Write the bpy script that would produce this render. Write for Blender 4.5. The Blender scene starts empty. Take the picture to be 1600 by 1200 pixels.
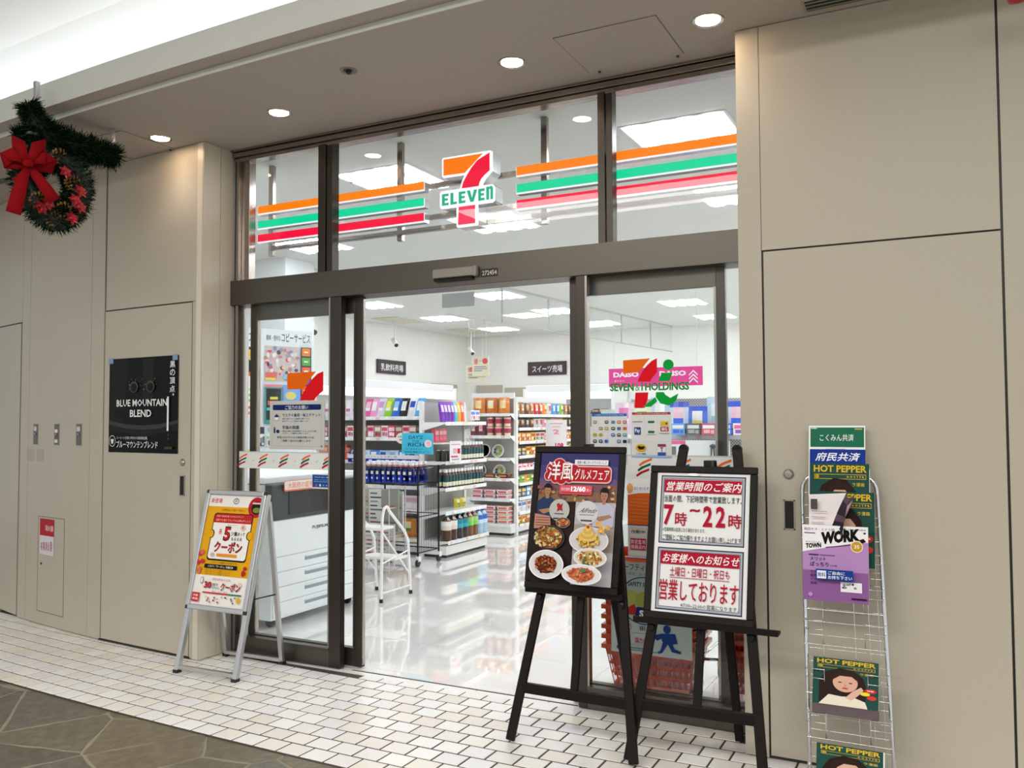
import bpy, math, random
from mathutils import Vector as V, Matrix as MX
random.seed(11)
sc = bpy.context.scene
LINK = sc.collection.objects.link
PI = math.pi

# ---------------------------------------------------------------- camera
cd = bpy.data.cameras.new('camera'); cam = bpy.data.objects.new('camera', cd); LINK(cam)
cd.sensor_width = 36; cd.lens = 1350 / 1600 * 36; cd.clip_start = .05; cd.clip_end = 60
YAW, PITCH, ROLL = 0.473286, 0.041672, -0.003923
fw = V((-math.sin(YAW) * math.cos(PITCH), math.cos(YAW) * math.cos(PITCH), math.sin(PITCH)))
rt = V((math.cos(YAW), math.sin(YAW), 0)); up = rt.cross(fw)
r2 = rt * math.cos(ROLL) + up * math.sin(ROLL); u2 = up * math.cos(ROLL) - rt * math.sin(ROLL)
cam.matrix_world = MX(((r2.x, u2.x, -fw.x, 0), (r2.y, u2.y, -fw.y, -4.02), (r2.z, u2.z, -fw.z, 1.42), (0, 0, 0, 1)))
sc.camera = cam

# ---------------------------------------------------------------- world, exposure, large lights
w = bpy.data.worlds.new('world'); sc.world = w; w.use_nodes = True
w.node_tree.nodes['Background'].inputs[0].default_value = (.93, .96, 1, 1)
w.node_tree.nodes['Background'].inputs[1].default_value = .85
sc.view_settings.view_transform = 'Standard'; sc.view_settings.look = 'None'
sc.view_settings.exposure = 0.0; sc.view_settings.gamma = 1.0
try: sc.view_settings.use_curve_mapping = False
except Exception: pass
sc.cycles.use_denoising = True
sc.cycles.max_bounces = 8; sc.cycles.transparent_max_bounces = 24
sc.cycles.sample_clamp_indirect = 6.0
sc.cycles.caustics_reflective = False; sc.cycles.caustics_refractive = False

def area(name, loc, size, power, rot=(0, 0, 0), col=(1, 1, 1), spread=PI):
    l = bpy.data.lights.new(name, 'AREA'); l.shape = 'RECTANGLE'; l.size, l.size_y = size
    l.energy = power; l.color = col; l.spread = spread
    o = bpy.data.objects.new(name, l); LINK(o); o.location = loc; o.rotation_euler = rot
    return o
# cove tubes lying on top of the soffit fascia, shining up and out onto the vault
area('cove_light', (-3.6, -.93, 3.22), (9.0, .12), 60, (math.radians(180 - 22), 0, 0), (.94, .97, 1))
# area lights added for ambient light, standing in for unseen lamps behind the camera
area('corridor_fill', (-.9, -4.6, 3.75), (8, .9), 290, (0, 0, 0), (1, .975, .94))
area('corridor_fill', (-.9, -7.4, 3.75), (8, .9), 170, (0, 0, 0), (1, .975, .94))

# ---------------------------------------------------------------- colours and materials
def lin(c): return c / 12.92 if c <= .04045 else ((c + .055) / 1.055) ** 2.4
def C(h):
    if isinstance(h, str):
        h = h.lstrip('#')
        if len(h) == 3: h = ''.join(x * 2 for x in h)
        h = [int(h[i:i + 2], 16) for i in (0, 2, 4)]
    return tuple(lin(x / 255) for x in h)

MATS = {}
def mat(name, col='fff', rough=.5, metal=0., bump=0., scale=40., var=0., coat=0., spec=.5, stretch=None, emis=0., vc=False):
    if name in MATS: return MATS[name]
    m = bpy.data.materials.new(name); m.use_nodes = True; MATS[name] = m
    nt = m.node_tree; N = nt.nodes; b = N['Principled BSDF']
    c = C(col) + (1,)
    b.inputs['Base Color'].default_value = c
    b.inputs['Roughness'].default_value = rough; b.inputs['Metallic'].default_value = metal
    b.inputs['Coat Weight'].default_value = coat; b.inputs['Specular IOR Level'].default_value = spec
    src = None
    if vc:
        a = N.new('ShaderNodeAttribute'); a.attribute_name = 'Col'; src = a.outputs['Color']
        nt.links.new(src, b.inputs['Base Color'])
        if emis:
            b.inputs['Base Color'].default_value = (0, 0, 0, 1)
            nt.links.remove(b.inputs['Base Color'].links[0])
            nt.links.new(src, b.inputs['Emission Color']); b.inputs['Emission Strength'].default_value = emis
    elif emis:
        b.inputs['Emission Color'].default_value = c; b.inputs['Emission Strength'].default_value = emis
    if bump or var:
        tc = N.new('ShaderNodeTexCoord'); mp = N.new('ShaderNodeMapping'); nz = N.new('ShaderNodeTexNoise')
        nz.inputs['Scale'].default_value = scale; nz.inputs['Detail'].default_value = 5
        if stretch: mp.inputs['Scale'].default_value = stretch
        nt.links.new(tc.outputs['Object'], mp.inputs[0]); nt.links.new(mp.outputs[0], nz.inputs['Vector'])
        if bump:
            bp = N.new('ShaderNodeBump'); bp.inputs['Strength'].default_value = bump; bp.inputs['Distance'].default_value = .01
            nt.links.new(nz.outputs[0], bp.inputs['Height']); nt.links.new(bp.outputs[0], b.inputs['Normal'])
        if var:
            mx = N.new('ShaderNodeMix'); mx.data_type = 'RGBA'; mx.blend_type = 'MULTIPLY'; mx.inputs['Factor'].default_value = 1
            rp = N.new('ShaderNodeMapRange'); rp.inputs[1].default_value = .3; rp.inputs[2].default_value = .7
            rp.inputs[3].default_value = 1 - var; rp.inputs[4].default_value = 1 + var * .5
            nt.links.new(nz.outputs[0], rp.inputs[0])
            cb = N.new('ShaderNodeCombineColor')
            for i in range(3): nt.links.new(rp.outputs[0], cb.inputs[i])
            if src: nt.links.new(src, mx.inputs[6])
            else: mx.inputs[6].default_value = c
            nt.links.new(cb.outputs[0], mx.inputs[7]); nt.links.new(mx.outputs[2], b.inputs['Base Color'])
    return m

def glassmat(name, tint, fres=.06, rough=0.0):
    m = bpy.data.materials.new(name); m.use_nodes = True; MATS[name] = m
    nt = m.node_tree; N = nt.nodes; N.remove(N['Principled BSDF'])
    t = N.new('ShaderNodeBsdfTransparent'); t.inputs[0].default_value = tint + (1,)
    g = N.new('ShaderNodeBsdfGlossy'); g.inputs['Roughness'].default_value = rough
    f = N.new('ShaderNodeFresnel'); f.inputs[0].default_value = 1.45
    x = N.new('ShaderNodeMixShader')
    ge = N.new('ShaderNodeNewGeometry'); iv = N.new('ShaderNodeMath'); iv.operation = 'SUBTRACT'; iv.inputs[0].default_value = 1
    ml = N.new('ShaderNodeMath'); ml.operation = 'MULTIPLY'      # reflection only where light enters the sheet, none on leaving it
    nt.links.new(ge.outputs['Backfacing'], iv.inputs[1]); nt.links.new(iv.outputs[0], ml.inputs[0]); nt.links.new(f.outputs[0], ml.inputs[1])
    nt.links.new(ml.outputs[0], x.inputs[0]); nt.links.new(t.outputs[0], x.inputs[1]); nt.links.new(g.outputs[0], x.inputs[2])
    nt.links.new(x.outputs[0], N['Material Output'].inputs[0]); return m

VC = mat('painted_colours', vc=True, rough=.45)
VCG = mat('glossy_colours', vc=True, rough=.18, coat=.3)
PAPER = mat('printed_paper', vc=True, rough=.55, spec=.3)
LAM = mat('laminated_print', vc=True, rough=.38, spec=.08)
LIT = mat('backlit_acrylic', vc=True, rough=.35, emis=1.05, spec=.2)
WALLM = mat('beige_wall_panel', 'b9b1a0', .38, bump=.02, scale=160, var=.035, spec=.35)
SOFF = mat('soffit_paint', 'bcb2ab', .75, bump=.06, scale=60, var=.05)
FASC = mat('fascia_paint', 'cfd0ca', .6, var=.02, scale=6)
VAULT = mat('vault_white', 'f4f5f4', .8)
DARK = mat('dark_gap', '1c1a18', .8)
STEEL = mat('bronze_steel', '48433d', .34, metal=.85, bump=.03, scale=60, stretch=(1, 1, 30))
STEELH = mat('bronze_steel_rail', '5d5850', .36, metal=.85, bump=.03, scale=60, stretch=(30, 1, 1))
STEELL = mat('mirror_steel', 'a59c95', .2, metal=.95)
CHROME = mat('chrome', 'dadada', .12, metal=1)
ALU = mat('brushed_aluminium', 'c4c4c4', .35, metal=.9)
WHITEP = mat('white_plastic', 'eef0f0', .35)
WHITEM = mat('white_enamel', 'f2f2ee', .3)
STOREW = mat('store_wall', 'f2f0ea', .7, var=.01, scale=5)
STOREC = mat('store_ceiling', 'e2e3df', .8, bump=.05, scale=120)
BLACKW = mat('dark_stained_wood', '140e0c', .5, spec=.2, bump=.15, scale=30, stretch=(8, 8, 1))
BLACKM = mat('black_metal', '17171a', .4, metal=.4)
GLASS = glassmat('clear_glass', (.985, .995, .99))
GLASSB = glassmat('clear_bottle', (.85, .9, .93))
TUBE = mat('lamp_tube', 'f6faff', emis=18.5)
DIFF = mat('lamp_reflector', 'eef4ff', .5, emis=1.2)
DOWN = mat('downlight_glow', 'fff4e6', emis=12.0)

# ---------------------------------------------------------------- mesh builder
class B:
    def __init__(s): s.v = []; s.f = []; s.c = []; s.s = []; s.T = MX.Identity(4)
    def add(s, vs, fs, col='fff', smooth=False):
        n = len(s.v); s.v += [tuple(s.T @ V(p)) for p in vs]; s.f += [tuple(i + n for i in f) for f in fs]
        c = C(col) if isinstance(col, str) else tuple(col)
        s.c += [c] * len(fs); s.s += [smooth] * len(fs); return s
    def box(s, x0, y0, z0, x1, y1, z1, col='fff'):
        x0, x1 = min(x0, x1), max(x0, x1); y0, y1 = min(y0, y1), max(y0, y1); z0, z1 = min(z0, z1), max(z0, z1)
        return s.add([(x0, y0, z0), (x1, y0, z0), (x1, y1, z0), (x0, y1, z0), (x0, y0, z1), (x1, y0, z1), (x1, y1, z1), (x0, y1, z1)],
                     [(3, 2, 1, 0), (4, 5, 6, 7), (0, 1, 5, 4), (1, 2, 6, 5), (2, 3, 7, 6), (3, 0, 4, 7)], col)
    def bar(s, p, q, a, b, col='fff', upv=(0, 0, 1)):
        # rectangular bar from p to q: a wide (sideways), b thick (along upv-ish)
        p, q = V(p), V(q); d = (q - p).normalized(); u = V(upv)
        if abs(d.dot(u)) > .98: u = V((0, 1, 0))
        sx = d.cross(u).normalized() * a / 2; sy = sx.cross(d).normalized() * b / 2
        vs = [p - sx - sy, p + sx - sy, p + sx + sy, p - sx + sy, q - sx - sy, q + sx - sy, q + sx + sy, q - sx + sy]
        return s.add(vs, [(0, 1, 2, 3), (7, 6, 5, 4), (1, 0, 4, 5), (2, 1, 5, 6), (3, 2, 6, 7), (0, 3, 7, 4)], col)
    def tube(s, pts, r, n=8, col='fff', closed=False):
        pts = [V(p) for p in pts]; k = len(pts); vs = []; fs = []; prev = None
        for i, p in enumerate(pts):
            if closed: d = (pts[(i + 1) % k] - pts[i - 1]).normalized()
            else: d = (pts[min(i + 1, k - 1)] - pts[max(i - 1, 0)]).normalized()
            if prev is None:
                a = V((0, 0, 1)) if abs(d.z) < .9 else V((1, 0, 0)); a = (a - d * a.dot(d)).normalized()
            else: a = (prev - d * prev.dot(d)).normalized()
            prev = a; b = d.cross(a)
            rr = r[i] if isinstance(r, (list, tuple)) else r
            vs += [p + (a * math.cos(t * 2 * PI / n) + b * math.sin(t * 2 * PI / n)) * rr for t in range(n)]
        m = k if closed else k - 1
        for i in range(m):
            j = (i + 1) % k
            fs += [(i * n + t, i * n + (t + 1) % n, j * n + (t + 1) % n, j * n + t) for t in range(n)]
        s.add(vs, fs, col, True)
        if not closed: s.add(vs[:n], [tuple(range(n))[::-1]], col); s.add(vs[-n:], [tuple(range(n))], col)
        return s
    def lathe(s, prof, n=12, col='fff', cx=0, cy=0, cols=None, flat=False):
        vs = []
        for r, z in prof: vs += [(cx + r * math.cos(t * 2 * PI / n), cy + r * math.sin(t * 2 * PI / n), z) for t in range(n)]
        for i in range(len(prof) - 1):
            ring = vs[i * n:(i + 2) * n]
            s.add(ring, [(t, (t + 1) % n, n + (t + 1) % n, n + t) for t in range(n)], cols[i] if cols else col, not flat)
        if prof[0][0] > 1e-5: s.add(vs[:n], [tuple(range(n))[::-1]], cols[0] if cols else col)
        if prof[-1][0] > 1e-5: s.add(vs[-n:], [tuple(range(n))], cols[-1] if cols else col)
        return s
    def prism(s, pts, z0, z1, col='fff', side=None):
        n = len(pts); vs = [(x, y, z0) for x, y in pts] + [(x, y, z1) for x, y in pts]
        s.add(vs, [tuple(range(n, 2 * n)), tuple(range(n))[::-1]], col)
        return s.add(vs, [(i, (i + 1) % n, n + (i + 1) % n, n + i) for i in range(n)], side or col)
    def mesh(s, name):
        me = bpy.data.meshes.new(name); me.from_pydata(s.v, [], s.f)
        a = me.color_attributes.new('Col', 'FLOAT_COLOR', 'CORNER'); buf = []
        for p, c in zip(me.polygons, s.c): buf += [c[0], c[1], c[2], 1.0] * p.loop_total
        a.data.foreach_set('color', buf)
        me.polygons.foreach_set('use_smooth', s.s); me.update(); return me
    def build(s, name, m, parent=None, loc=None, bevel=0, **kw):
        me = s.mesh(name); me.materials.append(m)
        o = bpy.data.objects.new(name, me); LINK(o)
        if parent: o.parent = parent
        if loc is not None: o.location = loc
        if bevel:
            md = o.modifiers.new('bevel', 'BEVEL'); md.width = bevel; md.segments = 2; md.limit_method = 'ANGLE'; md.harden_normals = False
        for k, v in kw.items(): o[k] = v
        return o

def tag(o, label, cat, group=None, kind=None):
    o['label'] = label; o['category'] = cat
    if group: o['group'] = group
    if kind: o['kind'] = kind
    return o
def thing(name, label, cat, loc=(0, 0, 0), rz=0, group=None, kind=None):
    o = bpy.data.objects.new(name, None); LINK(o); o.location = loc; o.rotation_euler = (0, 0, rz); o.empty_display_size = .1
    return tag(o, label, cat, group, kind)
def copy_tree(o, parent=None):
    c = o.copy(); LINK(c)
    if parent: c.parent = parent; c.matrix_parent_inverse = o.matrix_parent_inverse
    for ch in [x for x in KIDS.get(o.name, [])]: copy_tree(ch, c)
    return c
KIDS = {}
def kids_of(o):
    st = [o]
    while st:
        p = st.pop(); k = [x for x in sc.collection.objects if x.parent == p]; KIDS[p.name] = k; st += k
def dup(o, loc, rz=None, label=None, group=None):
    if o.name not in KIDS: kids_of(o)
    c = copy_tree(o); c.location = loc
    if rz is not None: c.rotation_euler = (0, 0, rz)
    if label: c['label'] = label
    if group: c['group'] = group
    return c

# ---------------------------------------------------------------- flat print
GL = {}
def glyphs(t, bold):
    k = (t, bold)
    if k not in GL:
        cu = bpy.data.curves.new('t', 'FONT'); cu.body = t; cu.size = 1; cu.resolution_u = 1 if len(t) > 10 else 2; cu.offset = bold
        o = bpy.data.objects.new('t', cu); me = o.to_mesh()
        vs = [(v.co.x, v.co.y) for v in me.vertices]; fs = [tuple(p.vertices) for p in me.polygons]
        o.to_mesh_clear(); bpy.data.objects.remove(o); bpy.data.curves.remove(cu)
        if not vs: vs = [(0, 0), (1, 0), (1, 1)]; fs = []
        xs = [v[0] for v in vs]; ys = [v[1] for v in vs]; x0, y0 = min(xs), min(ys); w, h = max(xs) - x0 or 1, max(ys) - y0 or 1
        if set(t) & set('ー・~') == set(t): h = max(h, .5)
        GL[k] = ([((x - x0) / w, (y - y0) / h) for x, y in vs], fs)
    return GL[k]
class Print(B):
    """flat print in local x (right) y (up), each layer 0.15 mm over the one before"""
    def __init__(s, W=1, H=1): super().__init__(); s.z = 0; s.W = W; s.H = H
    def _p(s, x, y): return (x * s.W, (1 - y) * s.H, s.z)      # x,y in 0..1 from the top left
    def rect(s, x0, y0, x1, y1, col):
        s.z += .00015; return s.add([s._p(x0, y1), s._p(x1, y1), s._p(x1, y0), s._p(x0, y0)], [(0, 1, 2, 3)], col)
    def poly(s, pts, col):
        s.z += .00015
        a = sum(pts[i - 1][0] * pts[i][1] - pts[i][0] * pts[i - 1][1] for i in range(len(pts)))
        if a > 0: pts = pts[::-1]
        return s.add([s._p(*p) for p in pts], [tuple(range(len(pts)))], col)
    def ell(s, cx, cy, rx, ry, col, n=20):
        return s.poly([(cx + rx * math.cos(t * 2 * PI / n), cy + ry * math.sin(t * 2 * PI / n)) for t in range(n)], col)
    def rrect(s, x0, y0, x1, y1, r, col):
        ry = r * s.W / s.H; p = []
        for cx, cy, a in ((x1 - r, y1 - ry, 0), (x0 + r, y1 - ry, 1), (x0 + r, y0 + ry, 2), (x1 - r, y0 + ry, 3)):
            p += [(cx + r * math.cos((a + t / 4) * PI / 2), cy + ry * math.sin((a + t / 4) * PI / 2)) for t in range(5)]
        return s.poly(p, col)
    def txt(s, x0, y0, x1, y1, t, col, bold=0.0, shear=0, rise=0):
        s.z += .00015
        cjk = any(ord(ch) > 0x2000 for ch in t)
        if cjk and bold:
            vs, fs = glyphs(t, 0); e = bold * .32 * (x1 - x0) / max(len(t), 1)
            for k, (ex, ey) in enumerate(((-e, 0), (e, 0), (0, -e * s.W / s.H), (0, e * s.W / s.H))):
                s.z += .00002; s.add([s._p(x0 + ex + (x1 - x0) * (a + shear * b), y1 + ey - (y1 - y0) * b - rise * a) for a, b in vs], fs, col)
            return s
        vs, fs = glyphs(t, bold)
        return s.add([s._p(x0 + (x1 - x0) * (a + shear * b), y1 - (y1 - y0) * b - rise * a) for a, b in vs], fs, col)
    def frame(s, x0, y0, x1, y1, t, col):
        ty = t * s.W / s.H
        for q in ((x0, y0, x1, y0 + ty), (x0, y1 - ty, x1, y1), (x0, y0, x0 + t, y1), (x1 - t, y0, x1, y1)): s.rect(*q, col)
        return s
    def dots(s, x0, y0, x1, y1, n, cols, r, seed=1, asp=1):
        rd = random.Random(seed)
        for i in range(n):
            s.ell(rd.uniform(x0, x1), rd.uniform(y0, y1), r * rd.uniform(.5, 1), r * asp * rd.uniform(.5, 1), rd.choice(cols), 7)
        return s
def FY(o, neg=True):      # matrix: print facing the corridor (-y), lower-left corner at o
    return MX(((1, 0, 0, o[0]), (0, 0, -1, o[1]), (0, 1, 0, o[2]), (0, 0, 0, 1)))
def FX(o):                # print facing +x, running along +y
    return MX(((0, 0, 1, o[0]), (1, 0, 0, o[1]), (0, 1, 0, o[2]), (0, 0, 0, 1)))
def FD(o, u, n=None, vv=(0, 0, 1)):   # print along horizontal unit u, up vv
    u = V(u).normalized(); vv = V(vv).normalized(); n = u.cross(vv)
    return MX(((u.x, vv.x, n.x, o[0]), (u.y, vv.y, n.y, o[1]), (u.z, vv.z, n.z, o[2]), (0, 0, 0, 1)))
def place(o, m): o.matrix_world = m; return o
def placep(o, m): o.matrix_local = m; return o

# ================================================================ SETTING
def ye(x): return -1.012 + .0135 * (x + 1.75) ** 2 if x < -1.75 else -1.012 + .004 * (x + 1.75) ** 2   # soffit edge
_wp = [(-9.5, .75), (-8.2, .50), (-7.2, .27), (-6.44, .07), (-6.17, 0.0), (-5.86, -.06), (-5.42, -.13), (-5.0, -.185), (-4.68, -.212), (-4.15, -.247), (-4.02, -.256)]
def yw(x):
    for a, b in zip(_wp, _wp[1:]):
        if x <= b[0]: t = (x - a[0]) / (b[0] - a[0]); return a[1] + (b[1] - a[1]) * t
    return _wp[-1][1]
def frange(a, b, n): return [a + (b - a) * i / n for i in range(n + 1)]

def struct(o, label, cat): return tag(o, label, cat, kind='structure')

# --- left wall: curved run of flush beige panels with shadow joints
wl = B(); xs = [p[0] for p in _wp]
xs[-1] = -4.078
wl.prism([(x, yw(x) + .012) for x in xs] + [(x, yw(x) + .06) for x in xs[::-1]], 0, 3.12)
wl.c = [C('2a2622')] * len(wl.c)
wall_left = struct(wl.build('wall_left', VC), 'curved beige panel wall running away to the left of the shop entrance', 'wall')
def wpanel(name, x0, x1, z0, z1, parent, g=.0015, m=WALLM, th=.012, proud=0, **kw):
    b = B(); n = max(1, int((x1 - x0) / .12)); X = frange(x0 + g, x1 - g, n)
    b.prism([(x, yw(x) - proud) for x in X] + [(x, yw(x) + th) for x in X[::-1]], z0 + g, z1 - g, 'fff')
    b.s = [False] * len(b.s)
    return b.build(name, m, parent, **kw)
wpanel('panel', -4.97, -4.022, 2.15, 3.118, wall_left)
wpanel('panel', -4.11, -4.022, .004, 2.15, wall_left)
wpanel('panel', -5.14, -4.985, .004, 3.118, wall_left)
wpanel('panel', -5.98, -5.14, .004, 3.118, wall_left)
wpanel('panel', -6.11, -5.98, .004, 3.118, wall_left)
wpanel('panel', -7.1, -6.11, 2.155, 3.118, wall_left)
wpanel('panel', -8.2, -7.1, .004, 3.118, wall_left)
wpanel('panel', -9.5, -8.2, .004, 3.118, wall_left)
# jamb return beside the entrance
b = B(); b.box(-4.075, -.255, .004, -4.022, -.122, 3.118).box(-4.075, -.118, .004, -4.022, -.015, 3.118)
b.build('jamb_lining', mat('jamb_panel', 'd6cdba', .35), wall_left)

def lockset(door, p, ang, knobz, recz):
    # round key cylinder and a flush pull recess, p = (x, y) on the door face, ang = face turn
    t = MX.Translation((p[0], p[1], 0)) @ MX.Rotation(ang, 4, 'Z')
    b = B(); b.T = t @ MX.Translation((0, 0, knobz)) @ MX.Rotation(PI / 2, 4, 'X')
    b.lathe([(.021, -.002), (.021, .006), (.015, .014), (.0, .015)], 20, 'b0aca4'); b.box(-.002, -.007, .0148, .002, .007, .016, '222')
    b.build('key_cylinder', mat('lock_metal', 'a8a298', .3, metal=.9), door)
    b = B(); b.T = t
    b.box(-.02, -.002, recz - .058, .02, .004, recz + .058, '1a1917'); b.build('pull_recess', DARK, door)
    b = B(); b.T = t
    for q in ((-.023, recz - .062, -.018, recz + .062), (.018, recz - .062, .023, recz + .062), (-.023, recz - .062, .023, recz - .057), (-.023, recz + .057, .023, recz + .062)):
        b.box(q[0], -.004, q[1], q[2], .004, q[3], '77726a')
    b.build('pull_rim', mat('lock_metal'), door)

door_1 = struct(thing('door_1', '', ''), 'flush beige service door in the left wall carrying the black poster', 'door')
wpanel('leaf', -4.978, -4.113, .012, 2.146, door_1, g=.003)
b = B(); b.prism([(-5.0, yw(-5.0) - .0005), (-4.1, yw(-4.1) - .0005), (-4.1, yw(-4.1) + .01), (-5.0, yw(-5.0) + .01)], 0, .012, '151210'); b.build('threshold_gap', VC, door_1)
lockset(door_1, (-4.185, yw(-4.185)), -.075, 1.17, 1.03)
door_3 = struct(thing('door_3', '', ''), 'flush beige service door at the far left edge', 'door')
wpanel('leaf', -7.09, -6.125, .012, 2.15, door_3, g=.003)

# --- right wall: projecting beige pier and panels
b = B(); b.box(-.813, -.248, 0, 3.4, .1, 3.12)
b.c = [C('2a2622')] * len(b.c)
wall_right = struct(b.build('wall_right', VC), 'beige panel wall to the right of the shop entrance', 'wall')
def rpanel(x0, x1, z0, z1, parent=wall_right, g=.0013, name='panel'):
    return B().box(x0 + g, -.26, z0 + g, x1 - g, -.248, z1 - g).build(name, WALLM, parent)
rpanel(-.82, -.722, .004, 3.118); rpanel(-.722, .172, 2.141, 3.118)
rpanel(.178, 1.25, .004, 3.118, g=.002); rpanel(1.25, 2.3, .004, 3.118); rpanel(2.3, 3.4, .004, 3.118)
B().box(-.821, -.2585, .004, -.813, .0, 3.118).build('pier_return', WALLM, wall_right)
door_2 = struct(thing('door_2', '', ''), 'wide flush beige service door behind the brochure rack', 'door')
rpanel(-.7165, .1725, .014, 2.1365, door_2, .002, 'leaf')
lockset(door_2, (-.625, -.26), 0, 1.19, 1.02)

# --- soffit over the entrance
def sweep(prof, xs, yf, cols=None, smooth=False, b=None):
    b = b or B(); vs = []; n = len(prof)
    for x in xs: vs += [(x, yf(x) + dy, z) for dy, z in prof]
    for i in range(len(xs) - 1):
        for j in range(n - 1):
            q = [i * n + j, (i + 1) * n + j, (i + 1) * n + j + 1, i * n + j + 1]
            b.add([vs[k] for k in q], [(0, 1, 2, 3)], cols[j] if cols else 'fff', smooth)
    return b
XS = frange(-9.5, 3.4, 60)
b = B(); lo = [(x, ye(x)) for x in XS]; hi = [(x, 1.2 if x < -4.02 else .12) for x in XS][::-1]
hi = [(3.4, .12), (-4.0, .12), (-4.06, 1.3), (-9.5, 1.3)]
b.prism(lo + hi, 3.12, 3.15)
soffit = struct(b.build('ceiling_soffit', SOFF), 'low taupe ceiling soffit in front of the shop with round downlights', 'ceiling')
def drop_strip(name, prof, m, **kw):
    return sweep(prof, XS, ye, **kw).build(name, m, soffit)
drop_strip('edge_strip', [(.0, 3.119), (-.004, 3.119), (-.004, 3.149), (0, 3.15)], FASC)
drop_strip('underside_band', [(.0, 3.15), (-.1, 3.15)], SOFF)  # level underside between edge strip and fascia, in the soffit paint
drop_strip('fascia', [(-.1, 3.148), (-.1, 3.285), (-.08, 3.285), (-.08, 3.16), (.2, 3.16)], FASC)
b = B()
sweep([(.2, 3.16), (.2, 3.42), (.14, 3.53), (-.02, 3.64), (-.3, 3.74), (-.8, 3.8), (-1.6, 3.82), (-9.5, 3.82)], XS, ye, smooth=True, b=b)
struct(b.build('ceiling_vault', VAULT), 'bright white coved mall ceiling above the soffit edge', 'ceiling')
for k, x in enumerate((-7.4, -6.0, -4.6, -3.2, -1.8, -.4, 1.0)):
    th = -math.atan((ye(x + .1) - ye(x - .1)) / .2)
    area('cove_light', (x, ye(x) + .06, 3.2), (1.42, .1), 2.6, (math.radians(180 + 14), 0, -th), (.93, .97, 1))
bpy.data.objects.remove(bpy.data.objects['cove_light'])

# ceiling hatches
def hatch(x0, y0, x1, y1, label):
    h = thing('ceiling_hatch', label, 'hatch', (0, 0, 0), kind='structure')
    B().box(x0 - .004, y0 - .004, 3.1192, x1 + .004, y1 + .004, 3.1205, '4a423c').build('joint', VC, h)
    B().box(x0, y0, 3.1175, x1, y1, 3.1205).build('panel', SOFF, h)
    for x in (x0 + .05, x1 - .03):
        b = B(); b.lathe([(.006, 3.110), (.008, 3.1175)], 10, '3a3330', x, y1 + .01); b.build('latch', VC, h)
hatch(-1.555, -.565, -1.085, -.14, 'square access hatch in the soffit between the two right downlights')
hatch(-4.95, -.62, -4.3, -.25, 'access hatch in the soffit behind the wreath')
# downlights
def downlight(x, y, label):
    t = thing('downlight', label, 'ceiling light', (x, y, 3.12), group='round downlights in the soffit')
    b = B(); b.lathe([(.052, .0), (.066, -.004), (.07, 0)], 32, 'b8b0a8'); b.build('trim_ring', STEELL, t)
    b = B(); b.lathe([(.001, .0005 - .002), (.052, -.0015)], 28); b.build('lens', DOWN, t)
    l = bpy.data.lights.new('downlight_beam', 'SPOT'); l.energy = 5; l.spot_size = 1.9; l.spot_blend = .8; l.shadow_soft_size = .05; l.color = (1, .93, .84)
    o = bpy.data.objects.new('downlight_beam', l); LINK(o); o.location = (x, y, 3.105)
for i, (x, y, s) in enumerate([(-4.217, -.415, 'leftmost of the four lit downlights, beside the wreath branch'), (-3.286, -.415, 'second lit downlight from the wreath'),
                 (-1.84, -.415, 'lit downlight left of the square hatch'), (-.9, -.415, 'rightmost lit downlight, near the right pier')]):
    downlight(x, y, 'round recessed ' + s)
t = thing('sprinkler', 'small dark recessed sprinkler head in the soffit above the sign', 'sprinkler', (-2.583, -.703, 3.12))
B().lathe([(.028, -.001), (.042, -.004), (.044, 0)], 24, '8d857d').build('collar', VC, t)
B().lathe([(.028, -.0012), (.02, -.0018)], 20, '4a4440').lathe([(.014, -.001), (.014, -.012), (.004, -.02)], 12, '1c1a1a').build('head', VC, t)
def vent(x0, y0, x1, y1, label):
    t = thing('air_vent', label, 'vent', (0, 0, 0))
    B().box(x0 - .012, y0 - .012, 3.1165, x1 + .012, y1 + .012, 3.12, 'a8a097').build('rim', VC, t)
    B().box(x0, y0, 3.1155, x1, y1, 3.12, '0c0c0c').build('slot', VC, t)
    for k in range(3):
        y = y0 + (y1 - y0) * (k + .5) / 3
        B().box(x0, y - .004, 3.112, x1, y + .002, 3.118, '8d8d80').build('slat', VC, t)
vent(-.51, -.40, .6, -.31, 'long black slot air vent in the soffit above the right wall')
vent(-6.3, -.33, -4.95, -.25, 'long slot air vent behind the wreath at the left edge')

# --- entrance framing
def trim(n, b, label, m=STEEL, bevel=.002): return struct(b.build('trim_%d' % n, m, bevel=bevel), label, 'frame')
trim(1, B().box(-4.02, -.035, 2.142, -.815, .13, 2.296), 'broad bronze steel header beam over the sliding doors', STEELH)
b = B().box(-4.02, -.012, 3.052, -.815, .06, 3.075).box(-4.02, -.03, 3.078, -.815, .06, 3.104).box(-4.02, -.045, 3.108, -.815, .06, 3.121)
trim(2, b, 'stepped polished steel frame along the top of the transom windows', STEELL, .001)
b = B().box(-4.02, .0, 0, -3.99, .07, 3.12).box(-3.99, -.02, 0, -3.968, .05, 3.06).box(-3.966, .005, 2.296, -3.905, .06, 3.055)
trim(3, b, 'grooved steel jamb at the left side of the entrance', STEELL, .001)
b = B().box(-3.338, -.02, 2.296, -3.285, .05, 3.06).box(-3.281, -.01, 2.296, -3.238, .05, 3.06)
trim(4, b, 'left steel mullion between transom panes', STEEL, .001)
b = B().box(-1.562, -.02, 2.296, -1.525, .05, 3.06).box(-1.521, -.01, 2.296, -1.488, .05, 3.06)
trim(5, b, 'right steel mullion between transom panes', STEEL, .001)
b = B().box(-3.09, -.002, -.012, -1.7, .006, .0015)
struct(b.build('trim_6', DARK), 'dark floor guide rail across the open doorway', 'rail')
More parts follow.
